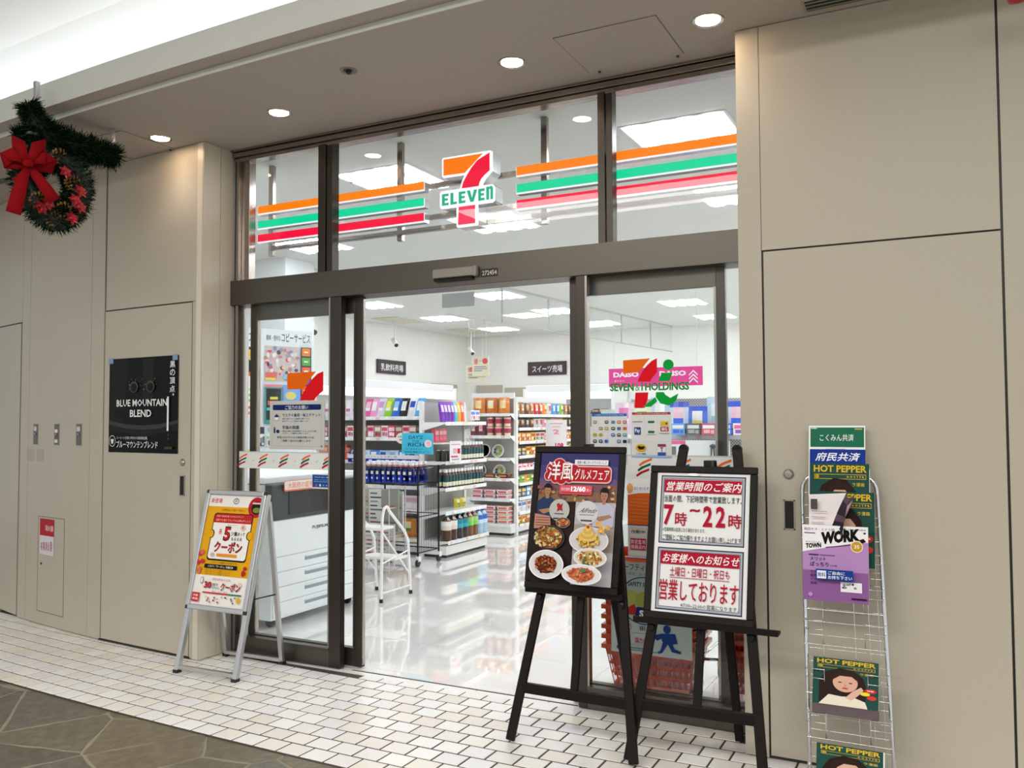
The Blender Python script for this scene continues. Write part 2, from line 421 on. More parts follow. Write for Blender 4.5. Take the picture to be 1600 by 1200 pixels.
def pane(x0, x1, z0, z1, y=.02, th=.006): return B().box(x0, y, z0, x1, y + th, z1)
for n, (x0, x1, s) in enumerate([(-3.905, -3.338, 'left transom glass pane above the left door leaf'), (-3.238, -1.562, 'wide middle transom glass pane behind which the lit sign hangs'), (-1.488, -.815, 'right transom glass pane above the right door leaf')]):
    struct(pane(x0, x1, 2.296, 3.055).build('window_%d' % (n + 1), GLASS), s, 'window')

def leaf(n, x0, x1, y, label, stile=.05, stile2=.05, th=.04, z1=2.142, top=True):
    d = struct(thing('door_%d' % n, '', '', (0, 0, 0)), label, 'door')
    if stile: B().box(x0, y, .006, x0 + stile, y + th, z1).build('stile', STEEL, d, bevel=.002)
    if stile2: B().box(x1 - stile2, y, .006, x1, y + th, z1).build('stile', STEEL, d, bevel=.002)
    p0, p1 = x0 + stile, x1 - stile2; zt = 2.05 if top else z1
    B().box(p0, y + .002, .006, p1, y + th - .002, .1).box(p0, y - .004, .1, p1, y + th - .002, .112).build('bottom_rail', STEELH, d, bevel=.0015)
    if top: B().box(p0, y + .002, 2.05, p1, y + th - .002, z1).build('top_rail', STEELH, d, bevel=.0015)
    pane(p0, p1, .112, zt, y + th / 2).build('pane', GLASS, d)
    if stile: B().box(p0, y + .004, .112, p0 + .012, y + th - .004, zt).build('glazing_bead', STEELL, d)
    if stile2: B().box(p1 - .012, y + .004, .112, p1, y + th - .004, zt).build('glazing_bead', STEELL, d)
    return d
door_4 = leaf(4, -3.957, -3.156, -.03, 'left fixed glass door leaf with the notice and striped band', 0, .08, .045, top=False)
door_5 = leaf(5, -3.925, -3.06, .045, 'left sliding glass leaf pushed open behind the fixed leaf', .045, .052, .035)
B().box(-3.063, .05, .02, -3.053, .072, 2.13).build('edge_seal', STEELL, door_5)
door_6 = leaf(6, -1.682, -.815, -.03, 'right fixed glass door leaf behind the two easels', .046, 0, .045, top=False)
door_7 = leaf(7, -1.748, -.952, .045, 'right sliding glass leaf pushed open behind the fixed leaf', .046, .044, .035)

# --- stone threshold and tiled walk
def e2(x): return ye(x) - .125
XW = frange(-9.5, 3.4, 70)
b = B(); b.prism([(x, e2(x)) for x in XW] + [(3.4, .0), (-4.0, .0), (-4.0, .2), (-9.5, 1.2)], -.03, -.0022)
walk = struct(b.build('floor_tiled_walk', mat('grout', '463d35', .85)), 'walkway of cream tiles in running bond along the shop front', 'floor')
TCOL = ['f3f1ec', 'f1eee8', 'efebe1', 'f1efec', 'ece7df', 'edebeb', 'eee8dc', 'e9e2d9', 'f5f3f0', 'ece8e6']
TM = []
for c in TCOL:
    b = B(); a, q, h, z = .0612, .0508, .006, .0022
    vs = [(-a, -q, -h), (a, -q, -h), (a, q, -h), (-a, q, -h), (-a, -q, -z), (a, -q, -z), (a, q, -z), (-a, q, -z)] + [(x * (1 - .0025 / .06), y * (1 - .0025 / .05), 0) for x, y in ((-a, -q), (a, -q), (a, q), (-a, q))]
    b.add(vs, [(0, 1, 5, 4), (1, 2, 6, 5), (2, 3, 7, 6), (3, 0, 4, 7), (4, 5, 9, 8), (5, 6, 10, 9), (6, 7, 11, 10), (7, 4, 8, 11), (8, 9, 10, 11)], c)
    me = b.mesh('tile'); me.materials.append(mat('tile_stone', vc=True, rough=.3, bump=.05, scale=90, var=.05)); TM.append((me, b))
tiles = []
rd = random.Random(5)
camp = V((0, -4.02, 1.42))
for r in range(11):
    x = -8.6 + (r % 2) * .0655
    while x < 1.4:
        y = e2(x) + .006 + (r + .5) * .111
        ok = y < yw(x) + .04 if x < -4.02 else (y < -.055 if x < -.84 else y < -.22)
        if ok:
            a = math.atan((e2(x + .05) - e2(x - .05)) / .1)
            d = V((x, y, 0)) - camp; vis = abs((d.xy.normalized().dot(V((-math.sin(YAW), math.cos(YAW)))))) > .8 and -7.2 < x < .6
            tiles.append(((d.length if vis else 99 + d.length), x, y, a, rd.randrange(len(TM))))
        x += .131
tiles.sort()
for d, x, y, a, k in tiles[:298]:
    o = bpy.data.objects.new('tile', TM[k][0]); LINK(o); o.parent = walk
    o.location = (x, y, rd.uniform(-.0006, .0004)); o.rotation_euler = (rd.uniform(-.002, .002), rd.uniform(-.002, .002), a)
rest = B()
for d, x, y, a, k in tiles[298:]:
    rest.T = MX.Translation((x, y, 0)) @ MX.Rotation(a, 4, 'Z'); rest.add(TM[k][1].v, TM[k][1].f, TM[k][1].c[0])
o = rest.build('tiles_beyond', mat('tile_stone'), walk); o['kind'] = 'stuff'
x = -3.95
while x < -.95:      # long sill stones along the door track
    w_ = min(.42, -.9 - x)
    B().box(x + .002, -.052, -.006, x + w_ - .002, -.004, .0, rd.choice(TCOL[:6])).build('sill_stone', mat('tile_stone'), walk); x += w_

# --- slate paving of the mall concourse
b = B().box(-12, -12, -.06, 6, .4, -.0075, '8b8370')
slate = struct(b.build('floor_slate_paving', mat('mortar', '8d8570', .85, bump=.2, scale=80)), 'irregular dark slate paving of the concourse', 'floor')
SLM = mat('slate', vc=True, rough=.38, bump=.8, scale=16, var=.3)
def clip(poly, a, b_, c_):     # keep a*x+b*y<=c
    out = []
    for i, p in enumerate(poly):
        q = poly[(i + 1) % len(poly)]; dp = a * p[0] + b_ * p[1] - c_; dq = a * q[0] + b_ * q[1] - c_
        if dp <= 0: out.append(p)
        if dp * dq < 0: t = dp / (dp - dq); out.append((p[0] + (q[0] - p[0]) * t, p[1] + (q[1] - p[1]) * t))
    return out
rd = random.Random(21); seeds = []
while len(seeds) < 150:
    p = (rd.uniform(-7.5, 1), rd.uniform(-3.2, -.4))
    if all((p[0] - q[0]) ** 2 * .55 + (p[1] - q[1]) ** 2 > .17 ** 2 for q in seeds) or rd.random() < .0015: seeds.append(p)
    if len(seeds) >= 130 and rd.random() < .01: break
for p in seeds:
    if p[1] > e2(p[0]) + .4: continue
    poly = [(p[0] - .6, p[1] - .6), (p[0] + .6, p[1] - .6), (p[0] + .6, p[1] + .6), (p[0] - .6, p[1] + .6)]
    for q in seeds:
        if q is not p and abs(q[0] - p[0]) < 1.2 and abs(q[1] - p[1]) < 1.2:
            a, b_ = q[0] - p[0], q[1] - p[1]; L = math.hypot(a, b_); a /= L; b_ /= L
            m = ((p[0] + q[0]) / 2, (p[1] + q[1]) / 2); poly = clip(poly, a, b_, a * m[0] + b_ * m[1] - rd.uniform(.002, .006))
    if len(poly) < 3: continue
    pts = []
    for i, u in enumerate(poly):     # chip the edges a little
        v = poly[(i + 1) % len(poly)]; pts.append(u)
        L = math.hypot(v[0] - u[0], v[1] - u[1]); n = int(L / .09)
        for k in range(1, n):
            t = k / n; j = rd.uniform(-.006, .004); nx, ny = (v[1] - u[1]) / L, -(v[0] - u[0]) / L
            pts.append((u[0] + (v[0] - u[0]) * t + nx * j, u[1] + (v[1] - u[1]) * t + ny * j))
    pts = [(x - p[0], y - p[1]) for x, y in pts]
    n = len(pts); z = -.005 + rd.uniform(-.002, .001); col = rd.choice(['6b6455', '645e50', '6e6654', '605a4d', '676257', '726955'])
    b = B(); inn = [(x * .975, y * .975) for x, y in pts]
    vs = [(x, y, -.02) for x, y in pts] + [(x, y, z - .003) for x, y in pts] + [(x, y, z) for x, y in inn]
    fs = [(i, (i + 1) % n, n + (i + 1) % n, n + i) for i in range(n)] + [(n + i, n + (i + 1) % n, 2 * n + (i + 1) % n, 2 * n + i) for i in range(n)] + [tuple(range(2 * n, 3 * n))]
    b.add(vs, fs, col); b.build('stone', SLM, slate, loc=(p[0], p[1], 0))

# --- the shop room
b = B().box(-9.0, .012, -.05, .9, 11.3, -.004, 'a9a498')
store_floor = struct(b.build('floor', mat('floor_joint', 'a9a498', .5)), 'polished cream tiled shop floor seen through the doorway', 'floor')
FT = mat('polished_tile', 'fbfaf6', .045, var=.012, scale=1.5, coat=.8)
xg = [-8.8] + [-2.4 + .6 * k for k in range(-10, 6)]; yg = [.014, .09] + [.675 + .6 * k for k in range(18)] + [11.25]
fm = {}
for i in range(len(xg) - 1):
    for j in range(len(yg) - 1):
        if j == 0 and not (-4.1 < xg[i] < -.8): continue
        sx, sy = xg[i + 1] - xg[i], yg[j + 1] - yg[j]; k = (round(sx, 3), round(sy, 3))
        if k not in fm: me = B().box(.001, .001, -.006, sx - .001, sy - .001, 0).mesh('floor_tile'); me.materials.append(FT); fm[k] = me
        o = bpy.data.objects.new('tile', fm[k]); LINK(o); o.parent = store_floor; o.location = (xg[i], yg[j], 0)
struct(B().box(-9.0, .13, 3.1, .9, 11.4, 3.14).build('ceiling', STOREC), 'white shop ceiling with square troffer lights', 'ceiling')
struct(B().box(-8.95, .1, 0, -8.8, 11.4, 3.1).build('wall_store_left', STOREW), 'cream shop wall behind the chilled cases on the left', 'wall')
struct(B().box(-9, 11.2, 0, .9, 11.35, 3.1).build('wall_store_back', STOREW), 'cream back wall of the shop', 'wall')
struct(B().box(.75, .1, 0, .9, 11.3, 3.1).build('wall_store_right', STOREW), 'cream right-hand shop wall out of sight', 'wall')
b = B(); b.prism([(-9.5, .84), (-8.2, .60), (-7.2, .36), (-6.4, .16), (-5.5, .03), (-4.03, -.01), (-4.03, .14), (-5.5, .14), (-6.4, .24), (-7.2, .46), (-8.2, .70), (-9.5, .94)][::-1], 0, 3.1)
struct(b.build('wall_store_front', STOREW), 'inner face of the shop front wall left of the doors', 'wall')
struct(B().box(-6.75, 2.75, 0, -6.07, 3.2, 3.1).build('column', mat('column_white', 'eef2f4', .6)), 'white square column behind the copy-service board', 'column')
# door openings let into the back and left walls
def opening(o0, o1, label, k):
    t = struct(thing('door_%d' % k, '', ''), label, 'door')
    B().box(*o0, *o1, 'b9b3a2').build('recess', VC, t)
    return t
opening((-8.98 + .19, 9.75, 0), (-8.785, 10.75, 2.12), 'beige staff door in the left shop wall near the corner', 8)
opening((-8.6, 11.185, 0), (-8.0, 11.21, 2.12), 'staff door at the left end of the back wall', 9)
opening((-8.0 + .05, 11.18, 0), (-7.2, 11.21, 2.06), 'dark opening in the back wall beside the chilled case', 10)

# ceiling troffers
def troffer():
    t = thing('ceiling_light', 'square white troffer light in the shop ceiling', 'ceiling light', (0, 0, 3.1), group='square troffer lights in the shop ceiling')
    B().box(-.31, -.31, -.004, .31, .31, .0, 'e8ecf0').build('frame', VC, t)
    B().box(-.295, -.295, -.006, .295, .295, -.004).build('reflector', DIFF, t)
    for k in range(4):
        x = -.225 + .15 * k
        b = B(); b.box(x - .038, -.29, -.014, x + .038, .29, -.006); b.build('tube', TUBE, t)
    return t
tro = troffer(); first = True
TX = [-7.45, -5.45, -3.45, -1.38, .3]; TY = [.93, 2.4, 4.3, 6.2, 8.1, 10.0]
NAMES = ['along the left wall', 'second row from the left wall', 'in the middle row', 'in the row above the right door leaf', 'in the rightmost row']
NY = ['right behind the transom', 'second from the transom', 'third from the transom', 'fourth from the transom', 'fifth from the transom', 'closest to the back wall']
for i, x in enumerate(TX):
    for j, y in enumerate(TY):
        if i == 0 and j < 2: continue
        lab = 'square troffer light %s, %s' % (NAMES[i], NY[j])
        if first: tro.location = (x, y, 3.1); tro['label'] = lab; first = False
        else: dup(tro, (x, y, 3.1), label=lab)

# ================================================================ THINGS IN FRONT OF THE SHOP
def wallframe(x0, x1, z0, off=.004):
    y0, y1 = yw(x0), yw(x1); u = V((x1 - x0, y1 - y0, 0)).normalized(); n = V((u.y, -u.x, 0))
    return FD((x0 + n.x * off, y0 + n.y * off, z0), u)

# --- black coffee poster on the service door
p = Print(.69, .605)
p.rect(0, 0, 1, 1, '0b0b0b')
p.poly([(.03, 0), (.27, 0), (.25, .55), (.16, .8), (.02, .8)], '161613').poly([(.5, .02), (.66, .02), (.64, .5), (.5, .42)], '1e1d19')
for r, c in ((.43, '1b1b1a'), (.425, '0b0b0b')): p.poly([(.5 + (r * 1.1) * math.cos(a), .52 + r * .42 * math.sin(a)) for a in frange(.15, PI - .15, 20)], c)
p.poly([(0, .66), (.25, .7), (.5, .715), (.75, .7), (1, .66), (1, .69), (.75, .745), (.5, .76), (.25, .745), (0, .70)], '3b3b3e')
p.poly([(0, .70), (.25, .745), (.5, .76), (.75, .745), (1, .69), (1, .76), (.5, .83), (0, .76)], '1d1d1f')
p.dots(.3, .22, .7, .34, 34, ['8a857a', '5a5348', '4a4030', '3a3833'], .009, 4)
for cx in (.38, .62): p.ell(cx, .31, .06, .06, '4b453b').ell(cx, .315, .045, .045, '14110f')
p.txt(.13, .44, .86, .515, 'BLUE MOUNTAIN', 'e9e9e9', .022)
p.txt(.33, .55, .64, .625, 'BLEND', 'e9e9e9', .022)
for i, ch in enumerate('黒の頂点'): p.txt(.895, .06 + i * .083, .965, .125 + i * .083, ch, 'f2f2f2', .03)
p.ell(.945, .40, .01, .012, 'dddddd')
p.rect(.862, .42, .885, .77, 'f2f2f2')
p.txt(.875, .80, .89, .82, '王', '777777'); p.txt(.875, .84, .89, .86, '様', '777777')
p.ell(.075, .88, .05, .06, 'e8e8e8').ell(.075, .88, .045, .054, '0b0b0b').poly([(.05, .86), (.1, .86), (.088, .91), (.062, .91)], 'e8e8e8')
p.txt(.14, .83, .6, .86, 'コーヒーの王様と呼ばれる最高級品種。', 'd8d8d8', .01)
p.txt(.14, .875, .74, .95, 'ブルーマウンテンブレンド', 'f4f4f4', .03)
p.rect(.83, .93, .94, .955, '4a3a20')
t = thing('coffee_poster', 'black coffee poster taped to the left service door', 'poster')
t.matrix_world = wallframe(-4.915, -4.225, 1.222, .004)
p.build('sheet', LAM, t)
for cx in (.0, .93): B().box(cx * .69 - .008, .575, .0012, cx * .69 + .04, .61, .0022, '8b9cc0').build('tape', LAM, t)

# --- three key switches, sticker and extinguisher hatch on the curved wall
for i, (x, lab) in enumerate([(-5.86, 'leftmost of the three narrow key switch plates on the beige wall'), (-5.56, 'middle key switch plate with two white labels on the beige wall'), (-5.27, 'rightmost key switch plate, nearest the black poster')]):
    t = thing('key_switch', lab, 'switch', group='key switch plates on the left wall'); t.matrix_world = wallframe(x - .035, x + .035, 1.255, .0)
    B().box(0, 0, -.002, .07, .155, .003, '8d897e').build('plate', mat('lock_metal'), t)
    b = B().box(.006, .006, .002, .064, .149, .0045, '55534d')
    if i == 1: b.box(.015, .09, .004, .055, .112, .006, 'e8e6e0').box(.015, .02, .004, .055, .042, .006, 'dfe2e6').box(.02, .055, .004, .05, .075, .006, '6b2a26')
    else: b.box(.014, .1, .004, .056, .13, .006, 'c9c7cf').box(.014, .13, .004, .056, .14, .006, 'b45a4a')
    b.build('label', VC, t)
    b = B(); b.T = MX.Translation((.035, .078, .002)); b.lathe([(.009, 0), (.009, .006), (.004, .008)], 12, 'b8b4aa'); b.build('key_cylinder', mat('lock_metal'), t)
t = thing('wall_sticker', 'pale grey blank sticker under the leftmost key switch', 'sticker'); t.matrix_world = wallframe(-5.99, -5.72, 1.14, .001)
B().box(0, 0, 0, .25, .085, .001, 'a9a290').build('sheet', VC, t)
t = thing('extinguisher_cabinet', 'flush extinguisher cabinet door with red and white sign in the left wall', 'cabinet'); t.matrix_world = wallframe(-5.8, -5.43, .09, .0)
b = B()
for q in ((0, 0, .004, .665), (.366, 0, .37, .665), (0, 0, .37, .004), (0, .661, .37, .665)): b.box(q[0], q[1], -.001, q[2], q[3], .0006, '5b554b')
b.build('door_joint', VC, t)
p = Print(.2, .25); p.z = .002
p.rect(0, 0, 1, .47, 'b02229').rect(0, .47, 1, 1, 'd9d3d6').txt(.38, .17, .95, .33, '消火器', 'f3dcdc', .03)
for i in range(5): p.txt(.08 + i * .17, .66 - .01 * i, .2 + i * .17, .88, '初期消火用'[i], 'a84048', .03)
p.T = MX.Translation((.03, .40, 0)); p.v = [tuple(V(v) + V((.03, .40, 0))) for v in p.v]
p.build('sign', LAM, t)
b = B(); b.T = MX.Translation((.055, .335, .001)); b.lathe([(.008, 0), (.008, .003), (.0, .0032)], 10, '1c1a18'); b.build('key_cylinder', VC, t)

# --- aluminium A-frame sign with the coupon poster
def aframe():
    t = thing('a_frame_sign', 'silver aluminium A-frame sign stand with yellow coupon poster', 'sign', (-3.745, -.22, 0), .03)
    H, W = 1.0, .43
    front = lambda x, s: V((x, -.25 * (1 - s), H * s)); back = lambda x, s: V((x, .13 * (1 - s), H * .985 * s))
    for sx in (-1, 1):
        b = B(); b.bar(front(sx * W / 2, .0) + V((0, 0, .01)), front(sx * W / 2, .995), .03, .028, 'c9c9c9', (0, 1, 0)); b.build('front_leg', ALU, t, bevel=.003)
        b = B(); b.bar(back(sx * W / 2, 0) + V((0, 0, .01)), back(sx * W / 2, .97), .028, .022, 'c9c9c9', (0, 1, 0)); b.build('rear_leg', ALU, t, bevel=.003)
        B().box(sx * W / 2 - .017, -.267, 0, sx * W / 2 + .017, -.233, .018, '1c1c1c').build('foot_cap', VC, t); B().box(sx * W / 2 - .016, .115, 0, sx * W / 2 + .016, .147, .018, '1c1c1c').build('foot_cap', VC, t)
        a, c = front(sx * W / 2, .42), back(sx * W / 2, .42); b = B(); b.tube([a, c], .004, 8, '222222'); b.build('stay', BLACKM, t)
    b = B(); b.bar(front(-W / 2, .03), front(W / 2, .03), .03, .022, 'c9c9c9'); b.build('front_rail', ALU, t, bevel=.003)
    b = B(); b.bar(back(-W / 2, .025), back(W / 2, .025), .028, .02, 'c9c9c9'); b.build('rear_rail', ALU, t, bevel=.003)
    # snap frame: local plane along the front legs
    u = V((1, 0, 0)); v = (front(0, 1) - front(0, 0)).normalized(); o = front(-W / 2 - .012, .345)
    M = FD((o.x, o.y - .018, o.z), u, vv=v); PW, PH = W + .024, .668 * 1.03
    e = .03
    for nm, q in (('top_snap_rail', (e * .6, PH - e, PW - e * .6, PH)), ('bottom_snap_rail', (e * .6, 0, PW - e * .6, e)), ('side_snap_rail', (0, e * .6, e, PH - e * .6)), ('side_snap_rail', (PW - e, e * .6, PW, PH - e * .6))):
        b = B(); b.T = M; b.box(q[0], q[1], -.004, q[2], q[3], .012, 'cfcfcf'); b.build(nm, ALU, t, bevel=.005)
    for cx in (0, PW - e):
        for cy in (0, PH - e):
            b = B(); b.T = M; b.box(cx, cy, -.006, cx + e, cy + e, .011, '202020'); b.build('corner_cap', VC, t, bevel=.006)
    p = Print(PW - 2 * e, PH - 2 * e); p.z = .002
    p.rect(0, 0, 1, 1, 'eeebe6').rect(0, .105, 1, .735, 'e3a81c')
    p.txt(.04, .03, .25, .075, '新登場', 'c8262c', .04); p.ell(.52, .05, .055, .028, '444444').ell(.52, .05, .043, .021, 'eeeeee').txt(.49, .033, .55, .066, '手', '444444', .03)
    p.ell(.92, .10, .15, .095, 'b8242b').ell(.93, .105, .10, .06, '202018').ell(.93, .125, .07, .025, '7a8a3a').rect(.84, .055, 1.0, .07, 'f0c8c0')
    p.txt(.28, .125, .72, .145, '対象商品のご購入で集まる', 'b07818', .02)
    p.rrect(.15, .165, .90, .60, .05, '231815').rrect(.165, .172, .885, .585, .045, 'f3f0ec').rrect(.165, .172, .885, .235, .04, 'c0262c').rect(.165, .215, .885, .255, 'c0262c').rect(.165, .255, .885, .3, 'f3f0ec')
    p.txt(.2, .185, .72, .202, '対象の商品を買うたびにスタンプ', 'f5c9a0', .02).txt(.2, .22, .86, .24, '何度でも使えてとってもお得なチャンス', 'f5c9a0', .02)
    for sx in (.165, .885): p.ell(sx, .36, .055, .04, '231815').ell(sx - .012 * (1 if sx < .5 else -1), .36, .05, .035, 'e3a81c')
    p.txt(.3, .31, .36, .36, '各', 'c8262c', .05)
    p.txt(.40, .285, .53, .42, '5', '231815', .05).txt(.415, .295, .515, .41, '5', 'c8262c', .03)
    p.txt(.54, .33, .66, .37, 'ツ集', '231815', .05).txt(.67, .335, .80, .365, 'まって', '231815', .04).txt(.56, .38, .76, .41, 'もらえる', '231815', .04)
    p.txt(.27, .425, .79, .52, 'クーポン', '231815', .14).txt(.28, .43, .78, .515, 'クーポン', 'c8262c', .06)
    p.rect(.34, .535, .72, .562, 'e8912a').ell(.26, .55, .04, .02, 'c8b8a8').txt(.45, .265, .64, .28, 'キャンペーン', 'c8262c', .02)
    p.ell(.75, .29, .045, .028, 'e8c8b8').txt(.73, .275, .77, .305, '¥', 'c8262c')
    p.txt(.28, .607, .75, .625, 'くわしくは店内のポスターで', '5b4310', .02)
    p.rect(.15, .635, .77, .672, '1a1815').txt(.22, .643, .70, .664, 'いますぐ「クーポン」を確認 ▶', 'f0f0f0', .02)
    for i in range(3): p.txt(.15, .682 + i * .016, .68, .693 + i * .016, '一部取り扱いのない店舗がございます。', '7a5a10', 0)
    p.dots(.0, .52, .1, .72, 7, ['c43a3a', 'd86a60'], .05, 3, .6).dots(.9, .64, .99, .74, 3, ['b8242b'], .05, 4, .6)
    p.txt(.36, .755, .7, .775, 'まだまだもらえる!', 'c8262c', .02)
    p.ell(.16, .785, .025, .03, '333333').ell(.16, .785, .02, .025, 'f3f0ec').ell(.88, .80, .035, .025, 'e8c8c0')
    p.txt(.22, .79, .36, .85, '30', '231815', .05).txt(.225, .793, .355, .847, '30', 'c8262c', .03).txt(.38, .80, .48, .825, '個で', '231815', .03).txt(.38, .83, .52, .85, 'さらに', '231815', .03)
    p.txt(.54, .79, .90, .86, 'クーポン', '231815', .12).txt(.545, .793, .895, .855, 'クーポン', 'c8262c', .05).txt(.4, .865, .68, .88, '詳しくはレジまで', '555555', .01)
    p.rect(.03, .895, .17, .975, 'c8262c').txt(.05, .91, .15, .93, '対象', 'ffffff', .02).txt(.05, .94, .15, .96, '商品', 'ffffff', .02)
    p.rect(.22, .882, .70, .894, 'c8262c').rect(.70, .882, .95, .894, '2d7a5a')
    p.dots(.25, .91, .85, .97, 16, ['c84a4a', '5a4a40', '888888', 'c0a070', '444444'], .022, 8, .5).ell(.91, .93, .035, .028, 'e0b030')
    p.T = MX.Identity(4); pm = M @ MX.Translation((e, e, 0)); p.v = [tuple(pm @ V(v)) for v in p.v]
    p.build('coupon_poster', LAM, t)
aframe()

# --- two dark wooden easels
def easel(x, y, feet, tops, trayx, trayz, label, sign_c):
    t = thing('easel', label, 'easel', (x, y, 0))
    L_ = lambda q: V((q[0] - x, q[1] - y, q[2]))
    fl, fr, rear = feet; tl, tr = tops
    for f, g in ((fl, tl), (fr, tr)):
        b = B(); b.bar(L_(f) + V((0, 0, .012)), L_(g), .04, .022, '1d1513', (0, 1, 0)); b.build('front_leg', BLACKW, t, bevel=.004)
        b = B(); b.T = MX.Translation(L_(g)); b.T = b.T @ MX.Rotation(PI / 2, 4, 'X'); b.lathe([(.02, -.011), (.02, .011)], 16, '1d1513'); b.build('leg_cap', BLACKW, t)
    mid = (V(tl) + V(tr)) / 2
    b = B(); b.bar(L_(rear) + V((0, 0, .01)), L_(mid - V((0, -.03, .05))), .036, .022, '1d1513', (0, 1, 0)); b.build('rear_leg', BLACKW, t, bevel=.004)
    at = lambda f, g, z: V(f) + (V(g) - V(f)) * (z / g[2])
    a, c = at(fl, tl, .235), at(fr, tr, .235)
    b = B(); b.bar(L_(a), L_(c), .022, .045, '1d1513'); b.build('cross_bar', BLACKW, t, bevel=.003)
    a2, c2 = at(fl, tl, 1.1), at(fr, tr, 1.1); b = B(); b.bar(L_(a2), L_(c2), .02, .04, '1d1513'); b.build('upper_bar', BLACKW, t, bevel=.003)
    b = B(); b.bar(L_((a + c) / 2), L_((a2 + c2) / 2), .034, .02, '1d1513', (0, 1, 0)); b.build('centre_strut', BLACKW, t, bevel=.003)
    ty = at(fl, tl, trayz).y - .03
    b = B(); b.box(trayx[0] - x, ty - .03 - y, trayz - .022, trayx[1] - x, ty + .025 - y, trayz - .008, '1d1513').box(trayx[0] - x, ty - .034 - y, trayz - .022, trayx[1] - x, ty - .026 - y, trayz + .004, '1d1513')
    b.build('tray', BLACKW, t, bevel=.002)
    for f, g in ((fl, tl), (fr, tr)):
        q = L_(at(f, g, trayz - .045)); b = B(); b.T = MX.Translation(q + V((0, -.01, 0))) @ MX.Rotation(PI / 2, 4, 'X'); b.lathe([(.014, 0), (.014, .016), (.006, .02)], 14, '0e0c0c'); b.build('peg', BLACKM, t)
    b = B(); q = L_(mid); b.box(q.x - .016, q.y - .05, 1.262 - (0 if x < -1.3 else .065), q.x + .016, q.y, 1.31 - (0 if x < -1.3 else .065), '101010'); b.build('top_clip', BLACKM, t)
    return t
easel(-1.48, -.45, ((-1.775, -.585, 0), (-1.20, -.60, 0), (-1.37, -.10, 0)), ((-1.59, -.335, 1.24), (-1.375, -.335, 1.24)), (-1.735, -1.275), .672, 'dark wooden easel holding the food poster', 0)
easel(-.955, -.45, ((-1.235, -.565, 0), (-.69, -.55, 0), (-.872, -.14, 0)), ((-1.052, -.33, 1.292), (-.822, -.33, 1.292)), (-1.225, -.632), .592, 'dark wooden easel holding the opening hours notice, beside the right pier', 1)

def board(name, label, M, W, H, pr, lay):
    t = thing(name, label, 'sign'); t.matrix_world = M; f = .03
    for nm, q in (('top_rail', (0, H - f, W, H)), ('bottom_rail', (0, 0, W, f)), ('side_rail', (0, f, f, H - f)), ('side_rail', (W - f, f, W, H - f))):
        B().box(q[0], q[1], 0, q[2], q[3], .018, '1d1513').build(nm, BLACKW, t, bevel=.004)
    B().box(f * .6, f * .6, .001, W - f * .6, H - f * .6, .006, '2a2624').build('backing', BLACKW, t)
    pr.v = [(v[0] + f, v[1] + f, v[2] + .008) for v in pr.v]
    pr.build('poster' if lay else 'notice', LAM, t)
    return t
lean = V((0, .13, .62)).normalized()
# food fair poster
W, Hh = .44, .638; p = Print(W - .06, Hh - .06)
p.rect(0, 0, 1, 1, '3c3a6e').rect(0, .10, 1, .2, '4a4580').rect(0, .2, 1, .28, '6a5580').rect(0, .24, 1, .34, '7d5a62').rect(0, .3, 1, .4, '8a6a50')
p.dots(0, .26, 1, .40, 60, ['c89a5a', 'a8683a', '7a4a3a', 'd8b070', '8a5a78', '6a4a5a'], .03, 5, .6)
p.rect(.0, .38, .50, 1, '2c1f1e').rect(.50, .38, 1, 1, 'b9b4ba').rect(.5, .55, 1, .75, 'a89890').rect(.49, .38, .505, 1, '1c1514')
p.txt(.52, .035, .8, .055, '', 'fff') if 0 else None
for (cx, cy, r) in ((.17, .13, .065), (.26, .105, .075), (.36, .13, .07), (.45, .14, .065), (.13, .185, .05), (.22, .20, .055), (.3, .205, .06), (.4, .20, .05)): p.ell(cx, cy, r * 1.25, r * .85, 'e6b4b0', 14)
p.rrect(.36, .10, .93, .235, .06, 'e6b4b0')
for (cx, cy, r) in ((.17, .13, .055), (.26, .105, .065), (.36, .13, .06), (.45, .14, .055), (.13, .185, .04), (.22, .20, .045), (.3, .205, .05), (.4, .20, .04)): p.ell(cx, cy, r * 1.25, r * .85, 'b21f2b', 14)
p.rrect(.38, .112, .915, .223, .05, 'b21f2b')
p.txt(.12, .07, .28, .215, '洋', 'f7f5f5', .04).txt(.29, .085, .45, .215, '風', 'f7f5f5', .04).txt(.47, .125, .90, .21, 'グルメフェア', 'f7f5f5', .04, rise=.0)
p.rect(.46, .055, .88, .095, 'e9e6ea').txt(.49, .062, .86, .088, '食欲の秋にぴったりのおいしさ', '444060', .02)
p.rrect(.29, .255, .70, .325, .02, 'd8596a').txt(.31, .275, .42, .298, '先行発売', 'f6e6e6', .02).txt(.435, .262, .62, .303, '12/60', 'ffffff', .05).txt(.63, .275, .69, .30, '火~', 'f6e6e6', .02).rect(.31, .308, .68, .316, 'c23346')
